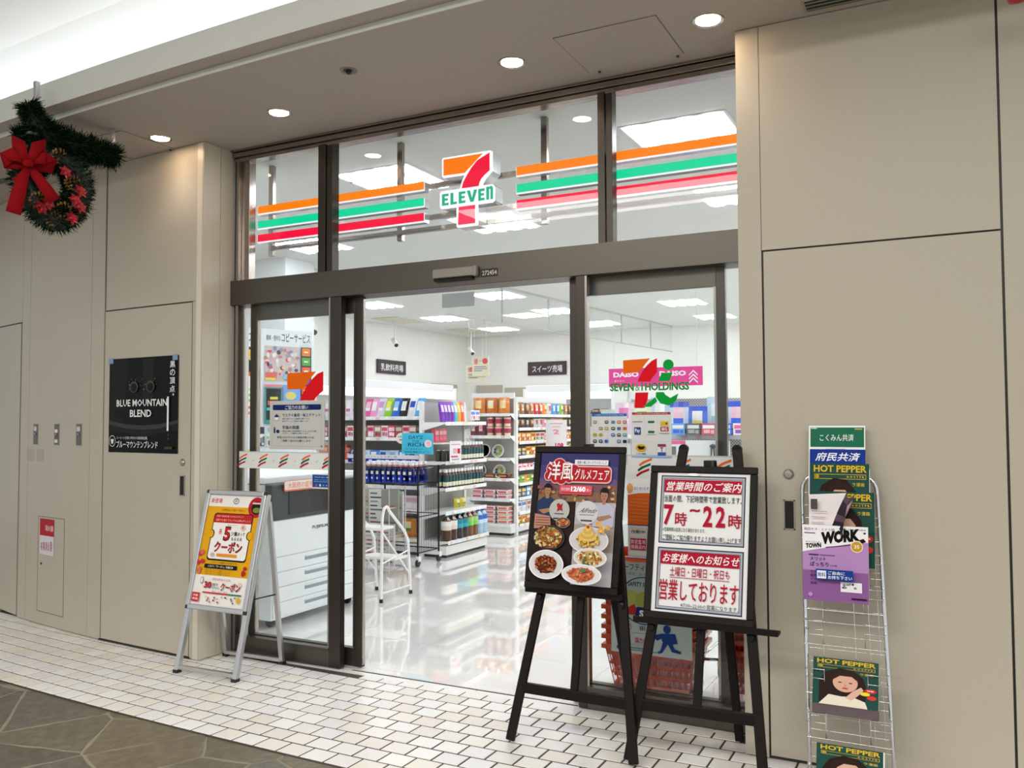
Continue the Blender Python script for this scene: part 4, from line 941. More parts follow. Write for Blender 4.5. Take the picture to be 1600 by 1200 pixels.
def pay(W, H_, head, seed, kind):
    p = Print(W, H_); p.rect(0, 0, 1, 1, 'dcddda').rect(.02, .0, .98, .055, head)
    p.txt(.1, .01, .9, .045, 'ご利用いただけるお支払い方法', 'c8d4e4', .01)
    rd = random.Random(seed)
    if kind:
        cols = ['2f62b0', 'c8c03a', '333a3a', 'b03030', '4a8aa8', '8a8a8a', '4ab0a8', 'c84a6a', 'a0785a', '202a5a', '30303a', 'c86a3a', 'b0a030', '5a6a9a']
        for r in range(4):
            for c in range(6):
                x = .06 + c * .16 + (.02 if c > 2 else 0); y = .14 + r * .125
                if rd.random() < .85: p.rrect(x, y, x + .10, y + .06, .02, rd.choice(cols))
                if rd.random() < .5: p.rect(x + .02, y + .02, x + .08, y + .035, 'e8e8e8')
        p.rect(.46, .08, .465, .62, 'c4c6c4')
        for r in range(2):
            for c in range(5): p.rect(.05 + c * .19, .70 + r * .12, .05 + c * .19 + .12, .72 + r * .12, rd.choice(['b05a5a', '777', 'a04040', '5a5a7a'])).ell(.06 + c * .19, .71 + r * .12, .018, .018, rd.choice(['c83a3a', '888', '3a3a3a']))
    else:
        p.rect(.33, .1, .334, .62, 'c4c6c4').rect(.66, .1, .664, .62, 'c4c6c4').rect(.03, .64, .97, .645, 'c4c6c4')
        p.rect(.03, .2, .28, .22, 'a86a6a').rrect(.07, .33, .24, .50, .02, '2f4f80').txt(.09, .36, .22, .47, 'Pay', 'dfe6f0', .03).rrect(.42, .19, .58, .24, .01, '2a6a54').rrect(.42, .41, .58, .46, .01, '2a6a54').rect(.38, .49, .62, .5, '888')
        p.rrect(.73, .2, .93, .30, .01, 'd8b838').ell(.88, .25, .025, .02, '3a3a20').rrect(.73, .32, .93, .42, .01, 'b02038').txt(.76, .335, .9, .405, 'BIG', 'f4e0e4', .03).rect(.70, .46, .95, .475, '888')
        p.ell(.24, .79, .13, .085, 'd8a818').poly([(.15, .77), (.19, .74), (.25, .76), (.32, .75), (.34, .78), (.30, .82), (.2, .83)], '2a2416').txt(.12, .90, .36, .935, 'ヤマト運輸', '333', .02)
        p.rect(.66, .70, .86, .95, 'e4e6ee').rect(.66, .70, .86, .76, '8a3a5a').rect(.66, .88, .86, .95, '3a5aa8').txt(.72, .77, .8, .87, 'T', 'a83040', .05)
        p.rect(.0, .965, 1, 1, '9ab4e4')
    return p
on_glass('payment_sheet', 'sheet of payment logos with a blue heading on the right door glass', 'sticker', -1.612, 1.20, .19, .25, pay(.19, .25, '2f6ab8', 3, 1))
on_glass('payment_sheet', 'sheet of service logos with a brown heading on the right door glass', 'sticker', -1.402, 1.237, .20, .218, pay(.2, .218, 'b0402a', 4, 0))
p = Print(.21, .40); p.rect(0, 0, 1, 1, 'e9e4e2').rect(0, 0, 1, .28, 'f0eeec').rect(.0, .13, 1, .56, 'f0702a').poly([(0, .06), (.3, .09), (.6, .085), (1, .05), (1, .14), (.6, .17), (.3, .175), (0, .2)], 'f2f2f4').txt(.15, .10, .9, .14, 'おかげさまで', '6a6aa8', .01).ell(.06, .12, .08, .06, 'e8b070')
for k in range(7): p.poly([(.05, .24 + k * .043), (.5, .25 + k * .042), (.95, .23 + k * .043), (.95, .236 + k * .043), (.5, .256 + k * .042), (.05, .246 + k * .043)], 'f8a068')
p.rect(0, .555, 1, .565, '3a2a7a').frame(.03, .60, .47, .93, .006, 'b0a8a8').frame(.53, .60, .97, .93, .006, 'b0a8a8').txt(.08, .62, .42, .66, '作動中', '333', .03).rect(.06, .72, .44, .86, 'c8304a')
for a in range(4):
    for c in range(2): p.txt(.08 + a * .09, .735 + c * .062, .155 + a * .09, .785 + c * .06, '防犯監視録画店内'[a + 4 * c], 'f4e4e8', .03)
p.txt(.57, .62, .93, .65, '店内では', '444', .02).ell(.75, .76, .17, .085, 'b8304a').ell(.75, .76, .14, .07, 'e9e4e2').poly([(.66, .74), (.72, .75), (.80, .73), (.84, .71), (.83, .78), (.79, .80), (.78, .77), (.70, .78), (.68, .81)], '222').poly([(.65, .70), (.67, .69), (.86, .82), (.84, .83)], 'b8304a').rect(.6, .875, .9, .885, 'a87a84').rect(0, .955, 1, .965, '3a2a7a').rect(0, .965, 1, 1, 'ee5a34')
on_glass('notice_sheet', 'orange and white notice sheet with a no-pets symbol, behind the left easel board', 'sticker', -1.425, .735, .21, .40, p)
p = Print(.40, .44); p.rect(0, 0, 1, 1, 'aab4b0').txt(.1, .03, .85, .10, 'セーフティステーション', '2a3a50', .04).txt(.1, .12, .8, .15, 'まちの安全・安心に協力しています', '5a6a70', .01)
p.ell(.42, .42, .31, .26, '2a4a70', 32).ell(.42, .42, .295, .247, 'a4b0ac', 32).txt(.22, .22, .62, .27, 'SAFETY STATION', '2a3a40', .03)
p.ell(.27, .40, .10, .09, 'a8aa5a').ell(.43, .42, .12, .10, '9ca050').ell(.62, .40, .09, .08, 'a8aa5a').poly([(.2, .58), (.22, .5), (.3, .46), (.36, .58)], 'a83028').poly([(.3, .62), (.33, .49), (.52, .49), (.62, .62)], '1e2a6a').txt(.36, .52, .42, .6, 'S', 'dfe4ea', .05).txt(.47, .52, .53, .6, 'S', 'dfe4ea', .05)
p.txt(.04, .68, .26, .75, 'つくろう', 'b02838', .03).txt(.36, .69, .54, .74, '街へ!', '2a3040', .02).frame(.08, .77, .5, .90, .004, 'a84a50').txt(.12, .79, .24, .84, '110', 'b02838', .03).txt(.3, .82, .46, .88, '協力店', 'b02838', .03)
p.ell(.70, .70, .045, .045, '1e3a7a').poly([(.62, .75), (.80, .74), (.83, .84), (.78, .85), (.70, .86), (.64, .83)], '1e3a7a').poly([(.54, .80), (.56, .77), (.64, .75), (.66, .79), (.58, .83)], '1e3a7a').poly([(.65, .84), (.72, .84), (.64, .955), (.60, .97), (.585, .95), (.62, .93)], '1e3a7a').poly([(.70, .84), (.76, .84), (.79, .90), (.87, .92), (.865, .945), (.76, .935)], '1e3a7a')
p.rrect(.07, .925, .15, .965, .02, '26448a').rect(.2, .93, .5, .94, '5a6a70').rect(.2, .955, .62, .962, '5a6a70')
on_glass('safety_poster', 'grey-green SAFETY STATION poster low on the right door glass, behind the easels', 'poster', -1.515, .295, .40, .44, p)

# ================================================================ WREATH
def wreath():
    t = thing('christmas_wreath', 'Christmas wreath with a red bow hanging under a pine garland from the soffit', 'wreath', (-4.36, -1.0, 2.75))
    rd = random.Random(3)
    def needles(name, path, rad, n, ln, seed, cols=('14291a', '0f2114', '1b3822', '0a180f', '24462c')):
        rd = random.Random(seed); b = B(); k = len(path)
        for i in range(n):
            f = rd.random() * (k - 1); j = min(int(f), k - 2); p = V(path[j]).lerp(V(path[j + 1]), f - j); d = (V(path[j + 1]) - V(path[j])).normalized()
            r = V((rd.gauss(0, 1), rd.gauss(0, 1), rd.gauss(0, 1))); r = (r - d * r.dot(d)).normalized()
            rr = rad[min(j, len(rad) - 1)] if isinstance(rad, (list, tuple)) else rad
            o = p + r * rr * math.sqrt(rd.random()) * .85; e = o + (r * .8 + d * rd.uniform(-.6, .6) + V((0, 0, rd.uniform(-.3, .2)))).normalized() * ln * rd.uniform(.5, 1.1)
            s_ = (e - o).cross(V((rd.random() - .5, rd.random() - .5, rd.random() - .5))).normalized() * .0026
            b.add([o - s_, o + s_, e + s_ * .3, e - s_ * .3], [(0, 1, 2, 3)], rd.choice(cols))
        return b.build(name, mat('needle_green', vc=True, rough=1, spec=.0), t, kind='stuff')
    ring = [(.0 + .02 * math.sin(a * 2), .15 * math.cos(a), -.05 + .165 * math.sin(a)) for a in frange(0, 2 * PI, 28)]
    b = B(); b.tube(ring[:-1], .072, 8, '0c1c11', True); b.build('ring_core', VC, t)
    needles('ring_needles', ring, .082, 10000, .042, 1)
    gar = [(.02, -.17, .36), (.02, -.13, .28), (0, -.05, .22), (.02, .08, .20), (.03, .22, .21), (.02, .38, .22)]
    b = B(); b.tube(gar, [.03, .045, .06, .05, .045, .04], 8, '0c1c11'); b.build('garland_core', VC, t)
    needles('garland_needles', gar, [.035, .055, .085, .065, .055, .07], 7500, .055, 2)
    side = [(-.02, -.10, .22), (-.10, -.16, .20)]; needles('side_sprig', side, .035, 900, .05, 5)
    for q in ((.02, -.12, .2, .48), (.03, .34, .22, .358)): B().box(q[0] - .012, q[1] - .012, q[2], q[0] + .012, q[1] + .012, q[3] + .012, 'aaaaaa').build('hanger_bar', ALU, t, bevel=.002)
    B().box(.0, -.16, .2, .03, .4, .212, '555').build('cross_rail', ALU, t)
    # bow on the near side of the ring
    red = mat('red_velvet', '8a0a12', .8, bump=.1, scale=200, spec=.1)
    bc = V((.085, -.20, .01)); ux = V((.6, .8, 0)).normalized(); uz = V((0, 0, 1)); un = V((.8, -.6, 0)).normalized()
    def ribbon(name, pts, w, curl=.0):
        b = B(); n = len(pts); vs = []
        for i, (x, z, d) in enumerate(pts):
            x, z = x * .74, z * .86; c = bc + ux * x + uz * z + un * d; a = pts[max(i - 1, 0)]; e = pts[min(i + 1, n - 1)]
            tg = (ux * (e[0] - a[0]) + uz * (e[1] - a[1])).normalized(); pr = (uz * tg.dot(ux) - ux * tg.dot(uz))
            ww = (w[i] if isinstance(w, list) else w) * .78; vs += [c - pr * ww / 2, c + pr * ww / 2]
        b.add(vs, [(2 * i, 2 * i + 2, 2 * i + 3, 2 * i + 1) for i in range(n - 1)], 'b3101a', True)
        o = b.build(name, red, t); md = o.modifiers.new('thick', 'SOLIDIFY'); md.thickness = .003; return o
    for sx in (-1, 1):
        ribbon('bow_loop', [(0, 0, .01), (sx * .05, .03, .03), (sx * .105, .045, .03), (sx * .135, .03, .01), (sx * .13, -.0, -.01), (sx * .06, -.005, -.01), (0, 0, 0)], [.03, .06, .085, .09, .085, .05, .03])
        ribbon('bow_loop', [(0, 0, .02), (sx * .03, .055, .035), (sx * .055, .115, .03), (sx * .085, .145, .01), (sx * .075, .10, -.01), (sx * .03, .04, 0)], [.03, .055, .075, .07, .06, .03])
    ribbon('bow_tail', [(0, -.01, .01), (-.03, -.09, .03), (-.055, -.18, .02), (-.075, -.27, .03), (-.085, -.31, .03)], [.035, .07, .085, .09, .09])
    ribbon('bow_tail', [(0, -.01, .01), (.055, -.07, .02), (.12, -.15, .03), (.17, -.21, .02)], [.035, .065, .075, .08])
    b = B(); b.T = MX.Translation(bc + un * .03); b.lathe([(.001, -.022), (.02, -.016), (.027, 0), (.02, .016), (.001, .022)], 12, 'a00e18'); b.build('bow_knot', red, t)
    # pine cones and poinsettias
    for i, (y, z, x) in enumerate([(-.02, .09, .10), (.07, -.03, .09), (.02, -.19, .09), (.11, -.18, .08), (-.03, -.25, .08), (-.13, -.17, .09)]):
        b = B(); b.T = MX.Translation((x, y, z)) @ MX.Rotation(1.2, 4, 'X')
        for k in range(5):
            r = .034 * math.cos((k - 1.5) / 3.4 * PI / 2 * .9)
            for j in range(8):
                a = j * PI / 4 + k * .4; c = V((math.cos(a) * r, math.sin(a) * r, k * .012)); d = V((math.cos(a), math.sin(a), .5)) * .013; s_ = V((-math.sin(a), math.cos(a), 0)) * .009
                b.add([c - s_, c + s_, c + d + s_ * .5, c + d - s_ * .5], [(0, 1, 2, 3)], rd.choice(['a8824a', '8a6435', 'c29a5c', '5a3c20']))
        b.build('pine_cone', VC, t)
    for i, (y, z, x) in enumerate([(-.0, .02, .10), (.06, -.12, .10), (.09, -.15, .10), (-.10, -.17, .10), (-.13, -.20, .09), (.05, -.22, .09), (-.22, -.08, .04), (.1, -.06, .09)]):
        b = B(); b.T = MX.Translation((x, y, z)) @ MX.Rotation(1.3, 4, 'Y') @ MX.Rotation(.4 * i, 4, 'Z')
        for lay, (m_, L_) in enumerate(((6, .045), (5, .03))):
            for j in range(m_):
                a = j * 2 * PI / m_ + lay * .5; d = V((math.cos(a), math.sin(a), 0)); s_ = V((-math.sin(a), math.cos(a), 0)) * L_ * .3; z_ = V((0, 0, .006 + lay * .012))
                b.add([z_ * .3, d * L_ * .5 - s_ + z_, d * L_ + z_ * .4, d * L_ * .5 + s_ + z_], [(0, 1, 2, 3)], ('a81420', 'c22030')[lay])
        b.build('poinsettia', mat('petal_red', vc=True, rough=.5), t)
wreath()
b = B(); b.lathe([(.0, -.045), (.03, -.035), (.045, 0), (.03, .035), (.008, .044), (.008, .052)], 16, 'b01420')
tag(b.build('red_bauble', VCG, loc=(.232, -.52, 2.935)), 'red glass bauble hanging at the top right corner', 'ornament')

# ================================================================ INSIDE THE SHOP
RD = random.Random(77)
PERF = mat('perforated_back', 'cfccc4', .5)
_nt = PERF.node_tree; _ck = _nt.nodes.new('ShaderNodeTexChecker'); _tc = _nt.nodes.new('ShaderNodeTexCoord')
_ck.inputs['Scale'].default_value = 80; _ck.inputs['Color1'].default_value = (.62, .61, .58, 1); _ck.inputs['Color2'].default_value = (.24, .235, .22, 1)
_nt.links.new(_tc.outputs['Object'], _ck.inputs['Vector']); _nt.links.new(_ck.outputs['Color'], _nt.nodes['Principled BSDF'].inputs['Base Color'])
# --- product makers (each returns a mesh; origin at the centre of the base, front towards -y)
PM = {}
def pmesh(key, f, m=VCG):
    if key not in PM:
        b = f(); me = b.mesh(key[0] if isinstance(key, tuple) else key); me.materials.append(m); PM[key] = me
    return PM[key]
def quad(b, w, h, d, side, x0, z0, x1, z1, col, e=.0008):
    """patch on a face of a box w x d x h; coordinates 0..1"""
    if side == 'f': vs = [(-w / 2 + w * x0, -d / 2 - e, h * z0), (-w / 2 + w * x1, -d / 2 - e, h * z0), (-w / 2 + w * x1, -d / 2 - e, h * z1), (-w / 2 + w * x0, -d / 2 - e, h * z1)]
    else: vs = [(w / 2 + e, -d / 2 + d * x0, h * z0), (w / 2 + e, -d / 2 + d * x1, h * z0), (w / 2 + e, -d / 2 + d * x1, h * z1), (w / 2 + e, -d / 2 + d * x0, h * z1)]
    return b.add(vs, [(0, 1, 2, 3)], col)
def box_p(w, h, d, base, acc, seed=0):
    def f():
        b = B(); b.box(-w / 2, -d / 2, 0, w / 2, d / 2, h, base); rd = random.Random(seed)
        for sd in 'fs':
            quad(b, w, h, d, sd, .08, .55, .92, .85, acc[0]); quad(b, w, h, d, sd, .15, .15, .6, .45, acc[1 % len(acc)]); quad(b, w, h, d, sd, .66, .12, .9, .42, acc[-1])
        return b
    return f
def bag_p(w, h, d, base, acc, lean=0, top=None):
    def f():
        b = B(); nx, nz = 5, 7; g = {}
        for s_ in (-1, 1):
            for i in range(nx):
                for j in range(nz):
                    u, v = i / (nx - 1), j / (nz - 1); bul = math.sin(PI * u) ** .6 * math.sin(PI * min(max(v, .02), .98)) ** .5
                    g[s_, i, j] = (-w / 2 + w * u + lean * h * v, s_ * d / 2 * bul, h * v)
        for s_ in (-1, 1):
            for i in range(nx - 1):
                for j in range(nz - 1):
                    q = [g[s_, i, j], g[s_, i + 1, j], g[s_, i + 1, j + 1], g[s_, i, j + 1]]
                    c = (top or base) if j == nz - 2 or j == 0 else (acc[0] if j in (3, 4) and 0 < i < 3 else (acc[1 % len(acc)] if j == 2 and i in (1, 2) else base))
                    b.add(q, [(0, 1, 2, 3) if s_ < 0 else (3, 2, 1, 0)], c, True)
        return b
    return f
def bottle_p(r, h, cols, cap, lab=(.3, .75), labc='fff', n=10, capsep=False):
    def f():
        b = B(); z0, z1 = lab[0] * h, lab[1] * h
        prof = [(r * .9, 0), (r, .02 * h), (r, z0), (r * 1.01, z0), (r * 1.01, z1), (r, z1), (r * .97, h * .78), (r * .45, h * .90), (r * .38, h * .92), (r * .44, h * .92), (r * .44, h)]
        cc = [cols, cols, labc, labc, labc, cols, cols, cols, cap, cap]
        b.lathe(prof, n, cols=cc); return b
    return f
def cup_p(r, h, side, lid, acc):
    def f():
        b = B(); b.lathe([(r * .75, 0), (r * .82, h * .3), (r * .92, h * .8), (r * .97, h * .95), (r * 1.04, h * .95), (r * 1.04, h)], 12, cols=[side, acc, side, side, lid], flat=False)
        b.lathe([(r * 1.02, h * 1.002), (.0001, h * 1.004)], 12, lid); return b
    return f
def tray_p(w, h, d, base, film, food):
    def f():
        b = B(); a = .85
        b.add([(-w / 2 * a, -d / 2 * a, 0), (w / 2 * a, -d / 2 * a, 0), (w / 2 * a, d / 2 * a, 0), (-w / 2 * a, d / 2 * a, 0), (-w / 2, -d / 2, h), (w / 2, -d / 2, h), (w / 2, d / 2, h), (-w / 2, d / 2, h)], [(3, 2, 1, 0), (0, 1, 5, 4), (1, 2, 6, 5), (2, 3, 7, 6), (3, 0, 4, 7)], base)
        b.box(-w / 2, -d / 2, h, w / 2, d / 2, h * 1.12, film)
        quad(b, w * .9, h, d * .97, 'f', .1, .3, .9, .8, food[0]); quad(b, w * .97, h, d * .9, 's', .1, .3, .9, .8, food[-1]); return b
    return f
def item(me, name, loc, rz, label, cat, group, s=1, parent=None):
    o = bpy.data.objects.new(name, me); LINK(o); o.location = loc; o.rotation_euler = (0, 0, rz); o.scale = (s, s, s)
    return tag(o, label, cat, group)
ORD = 'first second third fourth fifth sixth seventh eighth ninth tenth eleventh twelfth thirteenth fourteenth fifteenth sixteenth seventeenth eighteenth nineteenth twentieth'.split()
def nth(i, n, r=0, rows=1):
    if n == 1: q = ''
    elif i == 0: q = ', leftmost'
    elif i == n - 1: q = ', rightmost'
    else: q = ', %s from left' % (ORD[i] if i < 20 else 'twenty-%s' % ORD[i - 20])
    return q + ((' in the front rank', ' in the second rank', ' in the third rank', ' in the rear rank')[r] if rows > 1 else '')
def row(keys, name, cat, label, group, x0, x1, y, z, rz=0, axis='x', step=None, rows=1, dstep=.08, jit=.004, sz=1):
    """stand copies along a shelf front; keys = list of meshes used in turn"""
    n = int((x1 - x0) / step + .001); n = max(n, 1)
    for r in range(rows):
        for i in range(n):
            p = x0 + step * (i + .5); q = y + r * dstep + RD.uniform(-jit, jit); me = keys[i % len(keys)]
            loc = (p, q, z) if axis == 'x' else (y - r * dstep + RD.uniform(-jit, jit), p, z)
            item(me, name, loc, rz + RD.uniform(-.03, .03), label + nth(i, n, r, rows), cat, group, sz)

def shelf_unit(label, W, D, H, levels, loc, rz=0, kick=.12, perf=True, ends=True, header=0, low=.0, lip='f4f4f2', ldep=None):
    """gondola: local x along the shelf, front at y=0, back at y=D"""
    t = thing('shelf_unit', label, 'shelf', loc, rz)
    for x in (0, W): B().box(x - .02, D - .04, 0, x + .02, D, H, 'f0f0ec').build('upright', WHITEM, t)
    B().box(.02, D - .02, kick, W - .02, D - .012, H - .01, 'dedbd2').build('back_panel', PERF, t)
    B().box(0, .02, .03, W, D, kick, 'f0f0ec').build('base', WHITEM, t)
    B().box(.02, .035, 0, W - .02, D - .03, .03, '1a1a1c').build('kick_recess', VC, t)
    for k, z in enumerate(levels):
        dep = 0 if (k == 0 or not ldep) else ldep
        B().box(.0, dep, z - .022, W, D - .02, z).build('shelf', WHITEM, t)
        b = B().box(0, dep - .006, z - .034, W, dep, z + .004, lip); rd = random.Random(int(z * 100)); x = .03
        while x < W - .08:
            b.box(x, dep - .008, z - .03, x + .05, dep - .006, z - .002, rd.choice(['ffffff', 'f6e9c0', 'e8eef6', 'ffffff', 'f0c8c8'])); x += rd.uniform(.08, .14)
        b.build('price_rail', VC, t)
        for x in (.0, W):
            c = B(); c.add([(x - .003, D - .03, z - .022), (x - .003, dep + .02, z - .022), (x - .003, D - .03, z - .09), (x + .003, D - .03, z - .022), (x + .003, dep + .02, z - .022), (x + .003, D - .03, z - .09)], [(0, 1, 2), (5, 4, 3), (0, 3, 4, 1), (1, 4, 5, 2)], 'f0f0ec')
            c.build('shelf_bracket', WHITEM, t)
    if header: B().box(0, D - .06, H, W, D - .04, H + header).build('header_board', mat('header_white', 'f8f8fa', .4), t)
    return t

# --- unit A: end shelves facing the door, behind the bottle cart
A0, AY = -6.45, 3.67
shelf_unit('white end shelf facing the doorway, behind the wire cart of blue bottles', 1.41, .42, 1.62, (.17, .47, .72, .985, 1.235, 1.46), (A0, AY, 0), ldep=.02)
bagc = [('e85aa0', 'f8c8e0'), ('f4a8d0', 'ffffff'), ('e8e0f4', 'd8a0d8'), ('9ed43a', 'f2f46a'), ('2f6fd8', '9ad0f4'), ('1c1c22', 'f4f4f6'), ('f6f6f8', '2a4ac8'), ('58b8f0', 'ffffff'), ('f08050', 'ffe0a0')]
nm = ['pink pouch', 'pale pink pouch', 'white and lilac pouch', 'lime green pouch', 'bright blue pouch', 'black and white pouch', 'white pouch with a blue patch', 'sky blue pouch']
XA = [-5.78, -5.70, -5.61, -5.51, -5.41, -5.31, -5.20, -5.11]
for i, x in enumerate(XA):
    c = bagc[i]; me = pmesh(('pouch', i), bag_p(.12, .20, .05, c[0], (c[1], 'ffffff'), .22))
    item(me, 'pouch', (x, AY + .09, 1.46), 0, nm[i] + ' standing on the top shelf behind the bottle cart', 'pouch', 'leaning pouches on the top end shelf')
row([pmesh(('pouch', 20 + i), bag_p(.11, .19, .05, c, ('ffffff', d), .1)) for i, (c, d) in enumerate((('f4e6ee', 'd87ab0'), ('f0ecf4', 'c8a0d8'), ('f6d8c8', 'e87a50')))], 'pouch', 'pouch', 'pale pouch at the left end of the top end shelf', 'pale pouches on the top end shelf', -6.4, -5.84, AY + .1, 1.46, step=.1)
row([pmesh(('carton', i), box_p(.085, .13, .07, c, a)) for i, (c, a) in enumerate((('d8456a', ('f6d8e0', 'ffffff')), ('8a5a48', ('d8c0b0', 'c83a50')), ('f0b8c8', ('c8305a', 'ffffff')), ('b08a80', ('e8e0d8', '9a3a40')), ('f2e4e8', ('d84a60', 'b86a80'))))], 'carton', 'box', 'small pink or brown carton on the second end shelf', 'cartons on the second end shelf', A0 + .05, -5.06, AY + .09, 1.235, step=.092, rows=1)
row([pmesh(('packet', i), bag_p(.14, .11, .06, c, a)) for i, (c, a) in enumerate((('b8dcf6', ('2a50c0', 'ffffff')), ('eef4fa', ('8ac4f0', '2a3ca8')), ('4a8ae0', ('ffffff', 'c8e4f8'))))], 'packet', 'packet', 'blue and white packet on the middle end shelf', 'blue and white packets on the middle end shelf', -6.0, -5.06, AY + .1, .985, step=.125, rows=2, dstep=.1)
row([pmesh(('carton', 10), box_p(.12, .16, .08, 'e8604a', ('f8b0a0', 'ffffff')))], 'carton', 'box', 'coral red carton between the two left door stiles', 'coral red cartons', -6.42, -6.02, AY + .08, .985, step=.13)
t = thing('price_banner', 'white and blue price strip hung along the middle end shelf', 'banner', (0, 0, 0)); t.matrix_world = FY((-5.98, AY + .004, .965))
p = Print(.93, .085); p.rect(0, 0, 1, 1, 'eef0f4').rect(0, .5, 1, 1, '2a2a9a').txt(.1, .12, .7, .38, 'さらさらティッシュ お買い得', '8a94b0', .01)
for k in range(8): p.rect(.06 + k * .12, .62, .11 + k * .12, .86, 'd8e0f4')
p.build('strip', LAM, t)
row([pmesh(('bottle', 'small%d' % i), bottle_p(.028, .17, c, cp, labc=l)) for i, (c, cp, l) in enumerate((('1a2a6a', 'ffffff', '24368c'), ('1a5a5a', 'ffffff', '1f7a74'), ('1c4a44', 'e0e4e4', '2a6a60'), ('c88a30', 'f0f0f0', 'e0a840')))], 'bottle', 'bottle', 'small dark bottle on the fourth end shelf', 'small bottles on the fourth end shelf', -5.6, -5.06, AY + .08, .72, step=.066)
row([pmesh(('carton', 12), box_p(.22, .15, .12, 'ecd8e0', ('d8a8b8', 'f6eef0')))], 'carton', 'box', 'pale pink carton on the low end shelf behind the wire cart', 'pale pink cartons', -5.52, -5.06, AY + .1, .47, step=.23)
row([pmesh(('packet', 20 + i), bag_p(.2, .2, .09, c, a)) for i, (c, a) in enumerate((('e0d060', ('ffffff', 'c83a30')), ('e8903a', ('f8e8b0', '5a8a3a')), ('3a3036', ('e8e0c0', 'c8a040'))))], 'packet', 'packet', 'snack packet on the bottom end shelf behind the wire cart', 'snack packets on the bottom end shelf', -5.55, -5.06, AY + .12, .17, step=.2)
t = thing('price_tag', 'round white price tag clipped to the second end shelf', 'sign', (0, 0, 0)); t.matrix_world = FY((-5.33, AY - .012, 1.17)); p = Print(.15, .12); p.ell(.5, .5, .5, .5, 'f6f2e8', 24).txt(.15, .28, .85, .45, 'お買い得', '2a4aa0', .03).rect(.3, .58, .7, .68, 'd84a50'); p.build('card', LAM, t)

# --- unit B: side shelves facing right, towards the aisle (local x runs along +y, front faces +x)
BX, BY = -4.67, 3.64
shelf_unit('white aisle shelf with purple pouches, black bottles and large tea bottles', .87, .34, 1.62, (.17, .47, .715, .99, 1.40), (BX, BY, 0), PI / 2, ldep=.03)
for i, (c, a) in enumerate([('7a2ab8', 'e8d8f4')] * 4 + [('5ac0e4', 'ffffff'), ('f0b020', 'fff0b0'), ('f0602a', 'f8e0c8')]):
    me = pmesh(('pouch', c), bag_p(.10, .215, .045, c, (a, c), -.22)); item(me, 'pouch', (BX - .1, BY + .06 + i * .068, 1.40), PI / 2, ('purple pouch on the top aisle shelf' + nth(min(i, 3), 4), 'light blue pouch beside the purple pouches', 'yellow pouch beside the light blue one', 'orange pouch at the end of the pouch row')[max(0, i - 3)], 'pouch', 'purple and coloured pouches on the top aisle shelf')
row([pmesh(('packet', 30), box_p(.1, .11, .05, 'f4f4f6', ('5a8ae0', 'e8c8d0', 'd84a5a')))], 'packet', 'packet', 'white packet hanging at the far end of the top aisle shelf', 'white packets on the aisle shelf', BY + .56, BY + .84, BX - .08, 1.42, PI / 2, 'y', .11)
row([pmesh(('carton', 14), box_p(.075, .14, .05, 'd8485a', ('f0b0b8', 'e87080')))], 'carton', 'box', 'red carton under the purple pouches', 'red cartons on the aisle shelf', BY + .03, BY + .34, BX - .2, 1.19, PI / 2, 'y', .08)
B_ = B(); B_.box(BX - .28, BY + .02, 1.17, BX - .09, BY + .36, 1.185)
tag(B_.build('small_shelf', WHITEM), 'narrow white shelf holding the red cartons', 'shelf')
blk = pmesh(('bottle', 'black'), bottle_p(.03, .195, '2a1c18', 'f6f6f6', labc='15494c', lab=(.3, .72), n=10)); 
def black_f():
    b = B(); b.lathe([(.027, 0), (.030, .004), (.030, .02), (.0304, .02), (.0304, .062), (.0304, .125), (.030, .13), (.019, .158), (.0175, .162), (.0205, .163), (.0205, .19), (.019, .193)], 10, cols=['1c1614', '1c1614', 'e6e4c8', 'e6e4c8', '164a4e', '2a1c18', '4a2a20', 'a89888', 'f6f6f6', 'f8f8f8', 'f8f8f8']); return b
blk = pmesh(('bottle', 'blackc'), black_f)
row([blk], 'bottle', 'bottle', 'dark coffee bottle on the third aisle shelf', 'coffee bottles on the third aisle shelf', BY + .27, BY + .85, BX - .06, .99, PI / 2, 'y', .0635, 2, .07)
row([blk], 'bottle', 'bottle', 'dark coffee bottle on the fourth aisle shelf', 'coffee bottles on the fourth aisle shelf', BY + .02, BY + .85, BX - .06, .715, PI / 2, 'y', .0635, 2, .07)
row([pmesh(('can', 0), bottle_p(.03, .12, '2a2a26', 'b8b8b8', labc='3a3a30', lab=(.1, .85)))], 'can', 'can', 'dark can on the third aisle shelf', 'dark cans on the third aisle shelf', BY + .02, BY + .22, BX - .08, .99, PI / 2, 'y', .066, 2, .07)
row([pmesh(('packet', 33), bag_p(.12, .1, .06, 'e8d83a', ('f6f0b0', '8ab83a')))], 'packet', 'packet', 'yellow packet on the nearly empty fifth aisle shelf', 'yellow packets', BY + .45, BY + .70, BX - .2, .47, PI / 2, 'y', .125)
def big_bottle(key, liquid, cap, lab, acc, label, group, ys, dx=.055, w=.055):
    t = thing('large_bottle', label, 'bottle', (BX - dx, ys[0], .17), 0, group); h = .268
    b = B(); b.lathe([(w * .86, 0), (w, .012), (w, h * .4), (w * .94, h * .42), (w, h * .44), (w, h * .72), (w * .9, h * .8), (w * .4, h * .92), (w * .27, h * .93), (w * .27, h * .95)], 12, liquid); b.build('bottle_body', mat('drink', vc=True, rough=.1, coat=.6), t)
    b = B(); b.lathe([(w * 1.012, h * .42), (w * 1.012, h * .58), (w * 1.012, h * .76)], 12, cols=[lab, acc]); b.build('label', VC, t)
    b = B(); b.lathe([(w * .33, h * .93), (w * .33, h), (w * .28, h * 1.01)], 10, cap); b.build('cap', VC, t)
    t['label'] = label + ', nearer one'
    for y in ys[1:]: dup(t, (BX - dx, y, .17), label=label + ', farther one')
